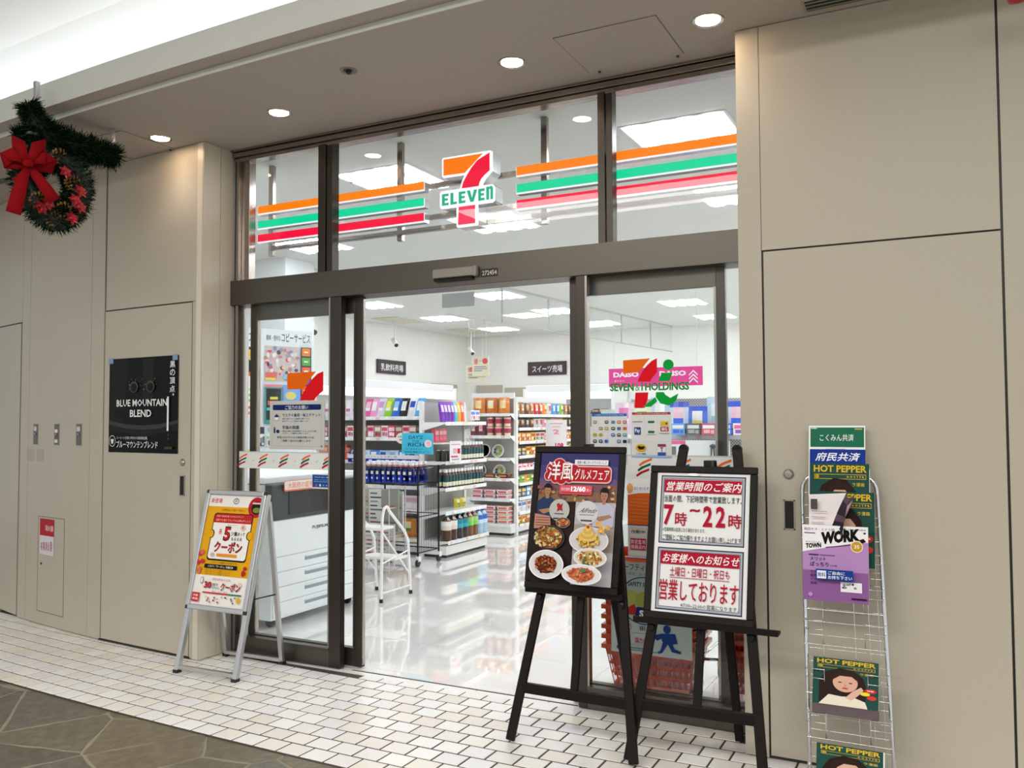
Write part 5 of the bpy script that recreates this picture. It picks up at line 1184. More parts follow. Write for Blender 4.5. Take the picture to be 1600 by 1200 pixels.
big_bottle('t', '4a2414', '4ab09a', 'e8dcc8', 'f2f0ea', 'large brown tea bottle with a cream label, bottom shelf', 'large tea bottles', [BY + .06, BY + .175])
big_bottle('o', '24120c', '2a9aa8', '3ab0c8', '2a8aa0', 'large dark tea bottle with a teal label, bottom shelf', 'large dark tea bottles', [BY + .30, BY + .41])
big_bottle('g', '7a4a1c', 'f4f4f4', '8ad05a', 'a8d880', 'large bottle with a green label on the bottom aisle shelf', 'large green-labelled bottles', [BY + .52, BY + .62])
big_bottle('w', 'a8c8e0', '2a50c8', 'c8e4f8', '3a6ac8', 'large clear water bottle with a blue cap, bottom shelf', 'large water bottles', [BY + .73, BY + .83])
def card(label, M, W, H_, p, name='price_card', cat='sign'):
    t = thing(name, label, cat); t.matrix_world = M; B().box(0, 0, -.002, W, H_, 0, 'f4f4f4').build('board', VC, t); p.build('print', LAM, t)
p = Print(.16, .22); p.rect(0, 0, 1, 1, 'f4f0f2').rect(.1, .14, .9, .2, 'd8a8b4').txt(.28, .34, .6, .6, '101', 'c85a70', .03).rrect(.66, .36, .9, .6, .02, 'c8283a').rect(.1, .7, .7, .78, 'd85a60').rect(.15, .84, .8, .9, '9aa4b8')
card('white price card with red figures in front of the coffee bottles', FD((BX + .012, BY + .02, .985), (.3, 1, 0)), .16, .22, p)
p = Print(.37, .21); p.rect(0, 0, 1, 1, '4cc0dc').txt(.22, .12, .68, .28, "DAY'Z", '1c5a7a', .02).txt(.32, .34, .56, .44, 'THE', '2a6a8a', .01).txt(.2, .46, .72, .64, 'RICH', '1c5a7a', .02).ell(.84, .5, .12, .18, 'f8e4ea').txt(.78, .42, .9, .6, 'う', 'e87a8a', .03).txt(.12, .72, .68, .8, 'リッチなミルク', '1a4ab0', .02).txt(.1, .86, .9, .94, '新発売 濃厚プレミアム', '1a5a90', .01)
card('turquoise handwritten card reading THE RICH hanging over the wire cart', FY((-4.94, 3.2, 1.085)), .37, .21, p, 'promotion_card')
B_ = B(); B_.tube([(-4.75, 3.205, 1.09), (-4.75, 3.4, .93)], .003, 6, 'e8e8e8'); tag(B_.build('card_clip', CHROME), 'thin wire clip holding the turquoise card above the cart', 'clip')

# --- black wire cart of blue bottles
t = thing('wire_cart', 'black wire trolley on casters loaded with blue-labelled bottles', 'cart', (-5.0, 3.27, 0))
cx0, cx1, cy0, cy1 = -.33, .33, -.19, .19
for x in (cx0, cx1):
    for y in (cy0, cy1):
        B().tube([(x, y, .1), (x, y, .97)], .009, 8, '17171a').build('post', BLACKM, t)
        w_ = B(); w_.T = MX.Translation((x, y, .035)) @ MX.Rotation(PI / 2, 4, 'Y'); w_.lathe([(.02, -.012), (.035, -.01), (.035, .01), (.02, .012)], 14, '1c1c1e'); w_.build('caster', VC, t)
        B().box(x - .018, y - .012, .05, x + .018, y + .03, .1, 'e0e0e0').build('caster_fork', WHITEP, t)
for z in (.13, .79):
    b = B(); b.tube([(cx0, cy0, z), (cx1, cy0, z), (cx1, cy1, z), (cx0, cy1, z)], .006, 6, closed=True)
    for k in range(1, 14): x = cx0 + (cx1 - cx0) * k / 14; b.tube([(x, cy0, z), (x, cy1, z)], .002, 4)
    b.build('shelf', BLACKM, t)
b = B()
for z in (.96, .48): b.tube([(cx0, cy0, z), (cx1, cy0, z), (cx1, cy1, z), (cx0, cy1, z)], .005, 6, closed=True)
for k in range(0, 13):
    y = cy0 + (cy1 - cy0) * k / 12; b.tube([(cx1, y, .13), (cx1, y, .96)], .0018, 4)
for k in range(1, 12):
    x = cx0 + (cx1 - cx0) * k / 12; b.tube([(x, cy0, .79), (x, cy0, .96)], .0018, 4) if k > 9 else None
b.build('wire_sides', BLACKM, t)
def blue_f():
    b = B(); b.lathe([(.028, 0), (.031, .004), (.031, .08), (.031, .135), (.020, .163), (.0185, .166), (.0185, .176), (.022, .177), (.022, .206), (.020, .209)], 10, cols=['1e3ec0', '1c34a8', '16246c', '14204a', 'e8c8c0', 'e06a60', 'f8f8fa', 'f8f8fa', 'f8f8fa'])
    for k in (-1, 0, 1): b.lathe([(.0322, .02), (.0322, .075)], 10, '1e3ec0')
    b.box(-.014, -.0345, .085, .014, -.030, .115, 'f0ead8').box(-.008, -.0345, .035, .008, -.031, .055, 'd8e4fa'); return b
row([pmesh(('bottle', 'blue'), blue_f)], 'bottle', 'bottle', 'blue bottle on top of the wire cart', 'blue bottles on the wire cart', -5.33, -4.68, 3.13, .80, step=.0655, rows=4, dstep=.075)

# --- white steel step stool beside the copier
t = thing('step_stool', 'white tubular step stool standing right of the copier', 'stool', (-4.15, 1.76, 0))
def sf(x):
    b = B(); b.tube([(x, -.2, .02), (x, -.19, .62)] + [(x, -.19 + .055 * (1 - math.cos(a)), .62 + .12 * math.sin(a)) for a in frange(.3, PI * .75, 6)] + [(x, .12, .52), (x, .17, .44), (x, .21, .02)], .012, 8, 'f4f4f2')
    b.build('side_frame', WHITEM, t)
    for y in (-.2, .21): c = B(); c.lathe([(.015, 0), (.015, .03)], 8, '17171a', x, y); c.build('foot', VC, t)
    for q in (((x, -.19, .3), (x, .18, .36)), ((x, -.19, .55), (x, .19, .17)), ((x, -.2, .07), (x, .2, .07))): B().tube(q, .007, 6, 'f4f4f2').build('brace', WHITEM, t)
sf(.14); sf(-.2)
for y, z in ((-.12, .56), (.08, .30)): B().box(-.2, y - .09, z, .14, y + .09, z + .02).build('step', WHITEM, t, bevel=.004)

# --- newspaper rack
t = thing('newspaper_rack', 'grey wire newspaper rack between the copier and the wire cart', 'rack', (-4.8, 2.62, 0))
b = B()
for x in (-.24, .2):
    for y in (-.12, .14): b.tube([(x, y, 0), (x, y, .8)], .007, 6)
for z in (.06, .36, .62): b.tube([(-.24, -.12, z), (.2, -.12, z), (.2, .14, z), (-.24, .14, z)], .005, 6, closed=True)
for k in range(1, 7): b.tube([(-.24 + k * .063, -.12, .06), (-.24 + k * .063, -.12, .36)], .003, 4)
b.build('wire_frame', ALU, t)
nc = ['c8c8c4', 'd8d6ce', 'b8b8b4', 'a8a498', 'cfcfca', '8a8a80']
for i in range(9):
    def nf(i=i):
        b = B(); b.box(-.09, -.012, 0, .09, .012, .38, nc[i % 6]); rd = random.Random(i)
        for k in range(9): quad(b, .18, .38, .024, 'f', .08, .08 + k * .1, .08 + rd.uniform(.3, .85), .12 + k * .1, rd.choice(['6a6a66', '8a8a86', '55554f', 'a86a50']))
        return b
    item(pmesh(('newspaper', i % 6), nf, PAPER), 'newspaper', (-4.95 + (i % 3) * .14, 2.55 + (i // 3) * .07, .38 if i > 5 else (.40 if i > 2 else .09)), .1, 'folded grey newspaper standing in the wire rack' + nth(i % 3, 3, i // 3, 3), 'newspaper', 'folded newspapers in the rack')

# --- multifunction copier
t = thing('photocopier', 'large white multifunction copier with a dark control panel behind the left door', 'copier', (-4.159, .5, 0))
WC = mat('copier_white', 'f7fafd', .35); DC = mat('copier_dark', '33373d', .35)
B().box(-.66, .0, .06, 0, 1.01, .735).build('cabinet', WC, t, bevel=.006)
b = B().box(-.62, .02, .735, -.012, .99, .76)
B().box(-.66, -.01, .737, .006, 1.02, .985, '33373d').build('control_housing', DC, t, bevel=.01)
B().box(0, .16, .765, .012, .78, .96, '0c0e12').build('touch_screen', mat('screen_glass', '07080b', .06), t, bevel=.003)
B().box(-.66, .0, .985, -.06, 1.0, 1.03).build('scanner_bed', WC, t, bevel=.006)
b = B(); b.add([(-.66, .02, 1.03), (-.14, .02, 1.03), (-.14, .85, 1.03), (-.66, .85, 1.03), (-.66, .05, 1.12), (-.3, .1, 1.10), (-.3, .8, 1.10), (-.66, .82, 1.12)], [(0, 1, 5, 4), (1, 2, 6, 5), (2, 3, 7, 6), (3, 0, 4, 7), (4, 5, 6, 7)], 'e9eef0'); b.build('document_feeder', WC, t, bevel=.01)
B().box(-.62, .86, .985, -.05, .99, 1.0).build('side_tray', WC, t)
B().box(-.645, -.16, .70, -.16, -.002, .73).build('paper_tray', mat('tray_pale', 'cfd8d4', .4), t, bevel=.004)
B().box(-.64, -.012, .735, -.05, .0, .98).build('side_cover', mat('tray_pale'), t, bevel=.004)
B().box(.0, .012, .488, .008, .998, .73).build('front_cover', WC, t, bevel=.003)
for k in range(4):
    z0 = .075 + k * .103
    d = B().box(.0, .012, z0, .010, .998, z0 + .099).build('drawer', WC, t, bevel=.003)
    B().box(.009, .33, z0 + .045, .0115, .58, z0 + .078, '9aa2ac').build('handle_recess', VC, d)
    B().box(.010, .33, z0 + .070, .017, .58, z0 + .078).build('handle_lip', WC, d)
for y in (.08, .93):
    for x in (-.08, -.58):
        b = B(); b.T = MX.Translation((x, y, .03)) @ MX.Rotation(PI / 2, 4, 'X'); b.lathe([(.018, -.015), (.03, -.012), (.03, .012), (.018, .015)], 14, '17171a'); b.build('caster', VC, t)
p = Print(.17, .028); p.txt(0, 0, 1, 1, 'FUJIFILM', '4a525c', .03); M = FX((.0095, .41, .635)); p.v = [tuple(M @ V(v)) for v in p.v]; p.build('lettering', VC, t)
B().box(.001, .93, .33, .011, .985, .37, '8a9098').box(.001, .93, .20, .011, .985, .29, '9aa0a8').build('latch', VC, t)
t = thing('copier_label', 'white label with an orange rounded outline on the front edge of the copier', 'label'); t.matrix_world = FX((-4.14, .60, .93)); p = Print(.48, .075); p.rrect(0, .0, 1, 1, .03, 'ee7a50').rrect(.015, .06, .985, .86, .025, 'f6e6e0').txt(.08, .2, .92, .75, '大阪府の証明書発行', 'ee7a50', .03); p.build('card', LAM, t)

# --- copy-service board behind the copier
dirb = V((.24, .60, 0)).normalized(); Bo = V((-5.63, 1.76, 0)) - dirb * .42
t = thing('service_board', 'tall colourful copy-service notice board behind the copier', 'board'); W, H_ = 1.07, 1.24; t.matrix_world = FD((Bo.x, Bo.y, 1.02), dirb)
B().box(-.0, -.0, -.03, W, H_, 0, 'f2f4f6').build('panel', VC, t)
p = Print(W, H_); p.rect(0, 0, 1, 1, 'eef2f6').txt(.05, .03, .52, .10, 'セブン-イレブン', '3a4450', .03).txt(.57, .045, .70, .085, '簡単・便利な', '3a4450', .03).txt(.71, .025, .98, .09, 'コピーサービス', '2c3642', .04)
p.rect(.0, .13, .52, .38, 'f4f0e8').rect(.06, .14, .5, .35, '25262a').rect(.08, .16, .48, .22, 'e8c040').rect(.12, .25, .4, .3, 'f0f0ee').rect(.15, .31, .3, .33, 'd8d8d8').dots(.1, .15, .48, .34, 26, ['e8d070', 'ffffff', '444444', 'd87a3a', 'f0c850'], .02, 3)
p.rect(.555, .125, .87, .385, 'd8c8c8').dots(.56, .14, .86, .37, 60, ['e85a6a', 'f4d0b8', '5a4a58', 'f6f0f0', 'c88a8a', '8a9ac0', 'f0b0c0', 'e8e0d8'], .022, 6).rect(.56, .32, .66, .36, 'e86a6a').rect(.72, .33, .86, .37, '9ac4e0').rect(.56, .36, .65, .378, 'e8e04a')
p.rect(.885, .125, .985, .56, '3a3440')
for k, c in enumerate(('f08a3a', '5ab04a', 'f06a3a', '8a4ab0', 'ee5a3a', '7a9af0')): p.rect(.895, .13 + k * .072, .975, .19 + k * .072, c).rect(.915, .155 + k * .072, .955, .165 + k * .072, 'f8f0e8')
p.rect(.02, .42, .5, .68, 'f6f6f4').rect(.04, .44, .22, .6, '5a90d8').ell(.13, .52, .05, .06, 'b84a3a').rect(.26, .44, .48, .46, 'c8d8a0').rect(.26, .48, .48, .5, 'a8d070').rect(.26, .52, .44, .54, 'a8d070').rect(.26, .57, .46, .59, 'e87a8a').rect(.26, .61, .42, .63, 'e87a8a').ell(.47, .43, .015, .012, 'd83040')
p.rect(.55, .41, .71, .70, '3a9a98').rect(.55, .41, .71, .43, 'f08a98').rect(.565, .44, .70, .67, '24262a').rect(.6, .5, .67, .52, 'e8e040').rect(.58, .53, .68, .56, 'e85a60').rect(.57, .58, .69, .6, '5ac0c0').rect(.6, .62, .66, .66, 'd8d8d8')
p.rect(.72, .41, .88, .56, '7aaaf0').ell(.79, .49, .05, .03, 'e8d870').rect(.72, .56, .88, .6, 'e8eef8').txt(.58, .725, .84, .765, '写真プリント・証明写真', '4a6aa8', .02)
p.rect(.45, .72, .55, .86, '30384a').dots(.46, .73, .54, .85, 12, ['e8e8e8', 'f8f8f8', '8a90a0'], .02, 2).rect(.57, .79, .88, .86, 'f0f0ee').dots(.58, .79, .87, .86, 22, ['8ad070', 'e0a0a0', '6a6a6a', 'f0d8a0', 'ffffff'], .02, 9)
p.rect(.0, .72, .42, .9, 'e8eef2').rect(.3, .88, .42, .9, 'e8e870').ell(.1, .8, .06, .04, '4a9ad8').rect(.2, .74, .4, .78, 'f0a050').rect(.2, .82, .4, .86, 'e86a50')
p.build('print', LAM, t)
for z, c, a in ((.55, 'e86a50', 'f4b0a0'), (.72, 'f09a60', 'ffffff'), (.88, '3aa0a8', 'f4f4f4')):
    pass
# low counter with leaflets under the board
t = thing('leaflet_counter', 'narrow white counter with leaflet pockets below the copy-service board', 'counter'); t.matrix_world = FD((Bo.x + .12, Bo.y - .05, 0), dirb)
B().box(0, 0, -.12, 1.0, 1.0, .0).build('cabinet', WHITEP, t)
p = Print(1.0, .9); p.z = .002; p.rect(0, 0, 1, 1, 'e4e8ea')
for r in range(4):
    for c in range(6): p.rect(.03 + c * .16, .04 + r * .24, .16 + c * .16, .22 + r * .24, ['f0b090', 'e8e8ee', 'd84a48', 'f4f0e0', '5aa8d8', '8ac878', '7a5ab8'][(r * 5 + c * 3) % 7])
p.build('leaflets', LAM, t)

# --- unit C: round-bowl and cup noodle end, unit D: its long side
CX0, CX1, CY = -5.48, -4.87, 5.43
shelf_unit('white shelf end with cup noodles and round bowls, second row back', CX1 - CX0, .18, 1.70, (.14, .45, .70, .95, 1.225, 1.50), (CX0, CY, 0), header=.06)
row([pmesh(('snack_bag', i), bag_p(.16, .20, .09, c, (a, 'f8e8a0'))) for i, (c, a) in enumerate((('d8823a', 'f4d8a0'), ('c8702c', 'f8f0d0')))], 'snack_bag', 'bag', 'orange snack bag on the second row end top shelf', 'orange snack bags in the second row', CX0 + .04, CX1 - .02, CY + .1, 1.50, step=.175)
cup = pmesh(('cup', 0), cup_p(.05, .115, 'efd9b8', 'c83a66', 'b8405e'))
for k in range(2):
    row([cup], 'cup_noodle', 'cup', 'cup noodle in the %s layer on the second row end' % ('lower', 'upper')[k], 'cup noodles on the second row end', CX0 + .24, CX1 - .01, CY + .07, 1.225 + k * .117, step=.12)
row([pmesh(('snack_bag', 5), bag_p(.1, .17, .06, '7a3a48', ('d8a0a0', 'e8c8c8')))], 'snack_bag', 'bag', 'brown and pink bag left of the cup noodles', 'brown bags beside the cup noodles', CX0 + .0, CX0 + .22, CY + .08, 1.225, step=.11)
def bowl_f():
    b = B(); b.T = MX.Translation((0, 0, .085)) @ MX.Rotation(PI / 2 - .25, 4, 'X'); b.lathe([(.045, -.04), (.078, .0), (.084, .004), (.084, .008)], 18, cols=['e8e4dc', 'f4f2ec', 'ffffff']); rd = random.Random(4)
    b.lathe([(.075, .0095), (.0001, .0095)], 18, 'e4ecc0')
    for k in range(7):
        a = k * .9; b.lathe([(.018, .0105), (.0001, .0105)], 7, rd.choice(['f0e060', 'a8d070', 'f0b898', '5a7ac0', 'f8f8f0']), .04 * math.cos(a), .04 * math.sin(a))
    return b
bw = pmesh(('bowl', 0), bowl_f)
row([bw], 'noodle_bowl', 'bowl', 'round noodle bowl on the second row end', 'round noodle bowls on the second row end', CX0 + .12, CX1 - .0, CY + .07, .95, step=.19)
row([bw], 'noodle_bowl', 'bowl', 'noodle bowl on the lower shelf of the second row end', 'round noodle bowls lower on the second row end', CX0 + .02, CX1 - .05, CY + .07, .70, step=.27)
row([pmesh(('tray', 3), tray_p(.16, .05, .12, '3a2a24', 'a86a4a', ('c8804a', '8a4a30')))], 'food_tray', 'tray', 'dark food tray behind the lower noodle bowls', 'dark food trays', CX0 + .03, CX1 - .03, CY + .1, .70, step=.18)
tr = pmesh(('tray', 0), tray_p(.155, .048, .13, 'f0ece8', 'e8b0b4', ('d86a70', 'e89aa0')))
tr2 = pmesh(('tray', 1), tray_p(.155, .048, .13, 'f0ece8', 'f0c8b8', ('e07a50', 'd85a60')))
for k in range(2): row([tr], 'food_tray', 'tray', 'pink food tray, fifth shelf, %s layer' % ('lower', 'upper')[k], 'pink food trays, fifth shelf', CX0 + .04, CX1 - .02, CY + .08, .45 + k * .056, step=.18)
for k in range(4): row([tr2, tr], 'food_tray', 'tray', 'food tray on the bottom shelf, %s layer' % ORD[k], 'food trays on the bottom shelf', CX0 + .04, CX1 - .02, CY + .08, .14 + k * .056, step=.18)

DX, DY, DL = CX1 + .02, CY + .21, 2.3
shelf_unit('long white snack shelf running back along the aisle in the second row', DL, .42, 1.66, (.12, .27, .45, .63, .82, .97, 1.15, 1.32, 1.49), (DX, DY, 0), PI / 2, header=.07)
pal = [('a86a3a', ('e8c080', 'f4e8d0', '5a2a1c')), ('c8302c', ('f8e0a0', 'ffffff', '7a1a18')), ('e8e4dc', ('c83a3a', '8a8a8a', 'd8b060')), ('f0c030', ('c85a20', 'fff4c0', '3a2a1a')), ('5a3a28', ('d8b080', 'b87840', 'f0e0c0')), ('d84a5a', ('f4c8d0', 'ffffff', '8a2030')), ('8ac04a', ('f4f8d0', '4a7a2a', 'ffffff')), ('4a9ad8', ('e8f4fc', 'ffffff', '2a5aa0')), ('f4a0b8', ('ffffff', 'd84a78', 'f8d8e0')), ('e88a2a', ('fce8b8', 'c84a1a', 'ffffff')), ('303034', ('e8d070', 'c8c8c8', 'a8a8a8')), ('f0f0f0', ('4a70c0', 'e0e0e8', 'c0c8d8'))]
rowsD = [(1.49, [0, 4, 0, 1, 9, 2, 7, 6], .15, 'bag'), (1.32, [4, 10, 4, 2, 8, 6, 8, 3], .12, 'bag'), (1.15, [9, 9, 3, 2, 5, 4, 1, 10], .11, 'box'), (.97, [10, 3, 9, 3, 9, 2, 5, 4], .11, 'box'), (.82, [8, 5, 11, 8, 1, 5, 11, 2], .07, 'tray'), (.63, [6, 3, 6, 2, 3, 6, 4, 9], .09, 'bag'), (.45, [10, 7, 3, 2, 6, 7, 4, 11], .12, 'box'), (.27, [11, 2, 11, 2, 11, 7, 11, 2], .13, 'box'), (.12, [3, 9, 3, 2, 9, 3, 10, 3], .10, 'box')]
ordn = ['top', 'second', 'third', 'fourth', 'fifth', 'sixth', 'seventh', 'eighth', 'lowest']
for ri, (z, ids, h, kd) in enumerate(rowsD):
    for i in range(16):
        c, a = pal[ids[(i * 3 // 4) % 8]]
        if kd == 'bag': me = pmesh(('snack_bag', c, h), bag_p(.125, h, .05, c, a)); nme = 'snack_bag'
        elif kd == 'tray': me = pmesh(('packet', c, h), box_p(.13, .05, .1, c, a)); nme = 'packet'
        else: me = pmesh(('carton', c, h), box_p(.125, h, .06, c, a)); nme = 'carton'
        item(me, nme, (DX - .07, DY + .075 + i * .138, z), PI / 2 + RD.uniform(-.05, .05), '%s on the %s shelf of the long snack aisle' % ({'snack_bag': 'snack bag', 'packet': 'flat packet', 'carton': 'carton'}[nme], ordn[ri]) + nth(i, 16), {'snack_bag': 'bag', 'packet': 'packet', 'carton': 'box'}[nme], 'snacks on the %s shelf of the long aisle' % ordn[ri])
p = Print(.3, .42); p.rect(0, 0, 1, 1, 'f6f4f4').rect(.2, .1, .8, .13, 'e8a0b0').rect(.3, .2, .7, .24, 'f0c8d0').txt(.35, .3, .65, .45, '2', 'e890a0', .03).txt(.45, .72, .85, .9, '108', 'd84060', .04)
card('white hanging price poster in the snack aisle above the food poster', FY((DX + .02, DY + .75, 1.0)), .3, .42, p, 'price_poster')

# --- chilled cases along the left and back walls
def chiller(label, W, loc, rz, cols, seed):
    t = thing('chilled_case', label, 'refrigerator', loc, rz); D = .75
    B().box(0, 0, 0, W, D, .35).build('base', WHITEM, t); B().box(0, D - .06, .35, W, D, 2.0).build('back', WHITEP, t)
    for x in (0, W): B().box(x - .03, .05, 0, x + .03, D, 2.0).build('side_panel', WHITEM, t)
    B().box(0, .1, 1.93, W, D, 2.06).build('canopy', WHITEP, t, bevel=.01)
    B().box(.03, .098, 1.80, W - .03, .13, 1.93).build('light_strip', mat('case_light', 'ffffff', emis=1.2), t)
    for z in (.55, .85, 1.15, 1.45):
        B().box(.03, .2, z - .02, W - .03, D - .06, z).build('shelf', WHITEM, t)
    return t
chiller('long open chilled case along the left shop wall under the dark hanging sign', 3.9, (-8.05, 5.65, 0), PI / 2, None, 1)
rd = random.Random(12)
for z in (1.45, 1.15):
    for i in range(26):
        c, a = pal[rd.randrange(len(pal))]; me = pmesh(('carton', c, 'c'), box_p(.1, .17, .07, c, a)); item(me, 'carton', (-8.05 - .28, 5.8 + i * .143, z), PI / 2, 'drink carton in the left wall chilled case, %s shelf' % ('top' if z > 1.3 else 'second') + nth(i, 26), 'carton', 'drink cartons in the left chilled case')
chiller('open chilled case on the back wall under the second dark sign', 1.75, (-7.15, 10.4, 0), 0, None, 2)
for i in range(10):
    c, a = pal[(i * 5) % len(pal)]; me = pmesh(('carton', c, 'c'), box_p(.1, .17, .07, c, a)); item(me, 'carton', (-7.0 + i * .15, 10.68, 1.45), 0, 'small dessert box in the chilled case on the back wall' + nth(i, 10), 'carton', 'dessert boxes in the back chilled case')

# --- wall signs and ceiling fittings inside
def dark_sign(label, M, W, H_, s_):
    t = thing('department_sign', label, 'sign'); t.matrix_world = M
    B().box(0, 0, -.02, W, H_, 0, '3c2f34').build('board', VC, t); p = Print(W, H_); p.frame(0, 0, 1, 1, .012, '4f3f45').txt(.12, .28, .90, .80, s_, 'f6f4f4', .03); p.build('lettering', LAM, t)
dark_sign('dark plum sign with white characters on the left shop wall', FX((-8.77, 8.06, 2.235)), .86, .24, '乳飲料売場')
dark_sign('dark plum sign with white characters on the back shop wall', FY((-7.43, 11.17, 2.29)), .82, .26, 'スイーツ売場')
for x, y, lab, w_, h_ in ((-7.0, 8.02, 'lower left of the two cream hanging notices near the far corner', .36, .28), (-6.86, 7.98, 'upper right of the two cream hanging notices near the far corner', .30, .31)):
    t = thing('hanging_notice', lab, 'notice'); z = 2.02 if x < -6.9 else 2.12; t.matrix_world = FY((x, y, z))
    B().box(0, 0, -.01, w_, h_, 0, 'efe9cf').build('board', VC, t); p = Print(w_, h_); p.z = .001; p.txt(.1, .1, .35, .38, '優', 'e0606a', .03).txt(.42, .15, .58, .3, 'コーナー', '4a7a6a', .02).ell(.78, .23, .16, .15, 'e0606a').rect(.12, .5, .85, .54, '8a8a9a').rect(.12, .6, .9, .64, '9a8aa0').rect(.12, .7, .6, .74, '8a8a9a'); p.build('print', LAM, t)
    for k in (.15, .85): B().tube([(w_ * k, h_, 0), (w_ * k, 3.1 - z, 0)], .003, 4, 'e8e6e0').build('cord', VC, t)
def bullet(x, y, z, lab):
    t = thing('security_camera', lab, 'camera', (x, y, 3.1), group='white drop-mounted security cameras')
    b = B(); b.lathe([(.05, 0), (.05, -.015), (.012, -.02)][::-1], 12, 'dcdcd8'); b.tube([(0, 0, -.02), (0, 0, z - 3.1 + .03)], .011, 8, 'dcdcd8'); b.build('drop_pole', VC, t)
    b = B(); b.T = MX.Translation((0, 0, z - 3.1)) @ MX.Rotation(-.7, 4, 'Z') @ MX.Rotation(PI / 2 + .5, 4, 'Y'); b.lathe([(.03, -.13), (.04, -.12), (.042, .1), (.036, .11)], 12, 'eeeeea'); b.build('camera_body', VC, t)
    b = B(); b.T = MX.Translation((0, 0, z - 3.1)) @ MX.Rotation(-.7, 4, 'Z') @ MX.Rotation(PI / 2 + .5, 4, 'Y'); b.lathe([(.034, .111), (.001, .112)], 12, '2a2a2c'); b.build('lens', VC, t)
bullet(-8.3, 7.9, 2.72, 'white security camera hanging above the left chilled case'); bullet(-8.1, 10.1, 2.72, 'white security camera hanging near the far corner'); bullet(-6.3, 3.45, 2.44, 'white security camera hanging right of the copy-service board')
t = thing('smoke_screen', 'clear hanging smoke screen along the shop ceiling', 'screen', (-.10, .0, 0))
t.matrix_world = MX.Translation((-5.15, 4.4, 0)) @ MX.Rotation(-.098, 4, 'Z') @ MX.Translation((4.896, -4.4, 0))
B().box(-4.9, 4.4, 2.64, -4.892, 11.1, 3.1).build('glass_sheet', GLASS, t); B().box(-4.912, 4.4, 3.075, -4.88, 11.1, 3.1, 'c8c8c4').build('top_channel', VC, t); B().box(-4.905, 4.4, 2.63, -4.887, 11.1, 2.645, 'b8b8b4').build('bottom_channel', VC, t)
for k in range(1, 6): B().box(-4.903, 4.4 + k * 1.15, 2.64, -4.889, 4.412 + k * 1.15, 3.09, 'aaaaa6').build('joint_strip', VC, t)
t = thing('mesh_banner', 'small grey mesh panel hanging from the ceiling in front of a troffer light', 'panel'); pc = (-4.35, 3.3)
t.matrix_world = FY((-4.90, 3.9, 2.63))
B().box(0, 0, -.003, .40, .15, 0, '9a9c98').build('mesh_sheet', VC, t); B().tube([(.31, .15, .0), (.31, .47, .0)], .004, 6, 'e0e0dc').build('cord', VC, t)
for x, y in ((-8.25, 7.95), (-8.1, 10.05)):
    t = thing('ceiling_cassette', 'beige ceiling panel above the security camera on the ' + ('left' if y < 9 else 'far corner side'), 'panel', (x, y, 3.1)); B().box(-.25, -.45, -.012, .25, .45, 0, 'cfc8b4').build('panel', VC, t)

# --- right side: pink banner, hanging bags shelf, register corner
shelf_unit('white shelf of hanging blue and white bags seen through the right door leaf', 1.35, .4, 1.62, (.15, .5, 1.28), (-2.75, 3.42, 0), ldep=.06)
for i in range(8):
    c, a, nme = [('dfe8f4', ('f4c8d4', '3a6ae0'), 'white and blue'), ('4a7ae4', ('f8f8fc', 'f4e070'), 'bright blue'), ('c8e4f4', ('eef6fa', '9ad0e8'), 'pale blue'), ('f2d8ec', ('e070b0', 'ffffff'), 'pink and white'), ('eaf4d8', ('8ac84a', 'f8f0a0'), 'pale green')][(3, 0, 2, 1, 0, 2, 4, 3)[i]]
    item(pmesh(('goods_bag', i), bag_p(.18, .25 + .04 * (i % 3), .07, c, a, 0, '3a5ad8' if i in (1, 3, 4) else None)), 'goods_bag', (-1.50 - i * .17, 3.49, 1.285), 0, nme + ' bag on the shelf behind the right door leaf' + nth(7 - i, 8), 'bag', 'blue and white bags on the right-hand shelf')
for i in range(6):
    c, a = [('f4f0f4', ('ec6aa0', '8a5ac0')), ('f8e8c0', ('e89a4a', 'ffffff')), ('6ab0f0', ('ffffff', '3a6ae0')), ('5a5a60', ('e8e8e8', 'b0b0b0')), ('d84a60', ('ffffff', 'f0c0c8')), ('3a6ae0', ('c8e0f8', 'ffffff'))][(2, 3, 4, 5, 0, 1)[i]]
    item(pmesh(('goods_bag', 10 + i), box_p(.12, .10, .08, c, a)), 'toy_box', (-2.16 + i * .135, 3.42, 1.285), 0, ['light blue', 'grey', 'red', 'deep blue', 'white and pink', 'cream'][i] + ' toy box in front of the bags on the right-hand shelf', 'box', 'toy boxes on the right-hand shelf')
t = thing('brand_banner', 'bright pink banner reading DAISO with white arrows inside the shop', 'banner'); t.matrix_world = FY((-2.79, 3.36, 1.715)); W, H_ = .86, .165
B().box(0, 0, -.004, W, H_, 0, 'e0388c').build('board', VC, t); p = Print(W, H_); p.rect(0, 0, 1, 1, 'e23c90').txt(.05, .2, .33, .48, 'DAISO', 'fbe8f2', .05).txt(.06, .62, .17, .74, 'ダイソー', 'fbe8f2', .02).txt(.55, .2, .83, .48, 'DAISO', 'fbe8f2', .05)
for k in range(3): p.poly([(.86, .42 + k * .2), (.905, .18 + k * .2), (.95, .42 + k * .2), (.95, .50 + k * .2), (.905, .27 + k * .2), (.86, .50 + k * .2)], 'fbe8f2')
p.build('print', LAM, t)
for x in (.05, W - .05): B().tube([(x, H_, -.002), (x, 1.385, -.002)], .0025, 4, 'dddddd').build('cord', VC, t)
t = thing('register_corner', 'dark register machine with a pale green note pad, seen through the right door leaf', 'machine', (-3.08, 4.1, 0))
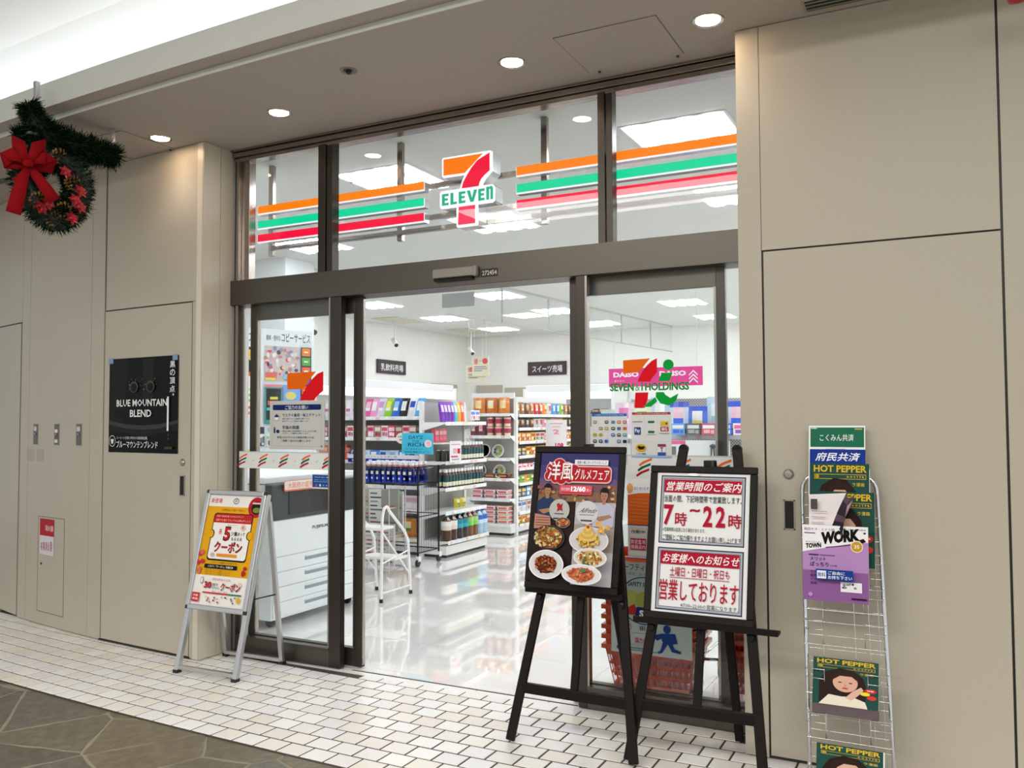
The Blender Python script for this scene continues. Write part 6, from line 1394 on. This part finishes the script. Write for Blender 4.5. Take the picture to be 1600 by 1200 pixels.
B().box(-.3, -.2, 0, .35, .4, 1.35).build('counter', WHITEP, t); B().box(-.25, -.05, 1.35, .3, .3, 1.5, '2c2e34').build('machine_body', VC, t, bevel=.01); B().box(-.0, -.2, 1.36, .22, -.18, 1.52, 'cfe4e2').build('note_pad', VC, t); B().box(-.22, -.12, 1.36, -.02, -.1, 1.42, '17181c').build('keyboard', VC, t)
t = thing('goods_cabinet', 'white cabinet with pink labels and a grey handle bar under the bags', 'cabinet', (-2.2, 3.25, 0))
B().box(-.1, 0, 0, .5, .1, 1.24).build('cabinet_body', WHITEP, t)
p = Print(.28, .24); p.rect(0, 0, 1, 1, 'f0f0f2').rect(0, 0, .8, .14, 'ec6aa0').rect(.02, .22, .5, .52, '7a8078').rect(.0, .62, .5, .72, 'f07ab0').rect(.1, .8, .5, 1, '9a9a98'); M = FY((-.08, -.002, 1.0)); p.v = [tuple(M @ V(v)) for v in p.v]; p.build('label_sheet', LAM, t)
b = B(); b.tube([(.36, -.02, .8), (.37, -.02, 1.18)], .006, 6, '333'); b.tube([(.39, -.02, 1.18), (.42, -.02, .8)], .006, 6, '333'); b.lathe([(.0, 1.17), (.03, 1.185), (.03, 1.20), (.0, 1.215)], 10, '2a2e48', .385, -.02); b.build('grip', VC, t)

# --- stacks of orange shopping baskets and a chrome trolley
def basket_f():
    b = B(); a, q, h = .235, .165, .215; n = 1
    bot = [(-a * .82, -q * .8), (a * .82, -q * .8), (a * .82, q * .8), (-a * .82, q * .8)]; top = [(-a, -q), (a, -q), (a, q), (-a, q)]
    for i in range(4):
        j = (i + 1) % 4; o0, o1, t0, t1 = bot[i], bot[j], top[i], top[j]
        P0 = lambda u, v: tuple(V((o0[0], o0[1], .0)).lerp(V((o1[0], o1[1], 0)), u).lerp(V((t0[0], t0[1], h)).lerp(V((t1[0], t1[1], h)), u), v))
        m_ = 14
        for k in range(m_ + 1):      # upright ribs
            u0, u1 = k / m_ - .012, k / m_ + .012; u0, u1 = max(u0, 0), min(u1, 1); b.add([P0(u0, 0), P0(u1, 0), P0(u1, 1), P0(u0, 1)], [(0, 1, 2, 3)], 'd8401c')
        for v0, v1 in ((0, .08), (.3, .34), (.52, .56), (.74, 1.0)): b.add([P0(0, v0), P0(1, v0), P0(1, v1), P0(0, v1)], [(0, 1, 2, 3)], 'e04a20')
    b.box(-a * .82, -q * .8, 0, a * .82, q * .8, .006, 'd8401c')
    for q_ in ((-a - .012, -q - .012, a + .012, -q + .004), (-a - .012, q - .004, a + .012, q + .012), (-a - .012, -q, -a + .004, q), (a - .004, -q, a + .012, q)): b.box(q_[0], q_[1], h - .022, q_[2], q_[3], h, 'e8552a')
    return b
bk = pmesh(('basket', 0), basket_f)
for (x, y, n, z0, rz, s_) in ((-1.40, .36, 10, .06, .05, 'left'), (-.84, .42, 9, .10, PI / 2, 'right')):
    for k in range(n): item(bk, 'shopping_basket', (x, y, z0 + k * .05), rz, 'orange shopping basket in the %s stack, %s' % (s_, 'topmost' if k == n - 1 else 'lowest' if k == 0 else ORD[k] + ' from the floor'), 'basket', 'orange baskets in the %s stack' % s_)
    b = B(); b.box(x - .2, y - .16, .03, x + .2, y + .16, .055, 'b8b8b8'); t = thing('basket_stand', 'low chrome stand under the %s basket stack' % s_, 'stand', (0, 0, 0)); b.build('platform', CHROME, t)
    for dx in (-.17, .17):
        for dy in (-.13, .13): B().lathe([(.012, 0), (.012, .03)], 8, '333', x + dx, y + dy).build('foot', VC, t)
t = thing('trolley', 'chrome shopping trolley frame between the basket stacks', 'trolley', (-1.13, .5, 0))
for x, y in ((-.06, -.12), (.06, -.08), (-.05, .3), (.06, .32)):
    B().tube([(x, y, .09), (x, y, .62), (x, y - .04, .85)], .011, 8).build('frame_tube', CHROME, t)
    b = B(); b.T = MX.Translation((x, y, .035)) @ MX.Rotation(PI / 2, 4, 'Y'); b.lathe([(.02, -.012), (.035, -.01), (.035, .01), (.02, .012)], 14, '1c1c1e'); b.build('wheel', VC, t)
    B().box(x - .016, y - .014, .05, x + .016, y + .014, .1).build('fork', CHROME, t)
b = B()
for z in (.2, .62): b.tube([(-.06, -.12, z), (.06, -.08, z), (.06, .32, z), (-.05, .3, z)], .008, 6, closed=True)
b.build('rails', CHROME, t); B().tube([(-.06, -.16, .85), (.06, -.12, .85)], .012, 8).build('handle', mat('handle_red', 'b03028', .4), t)
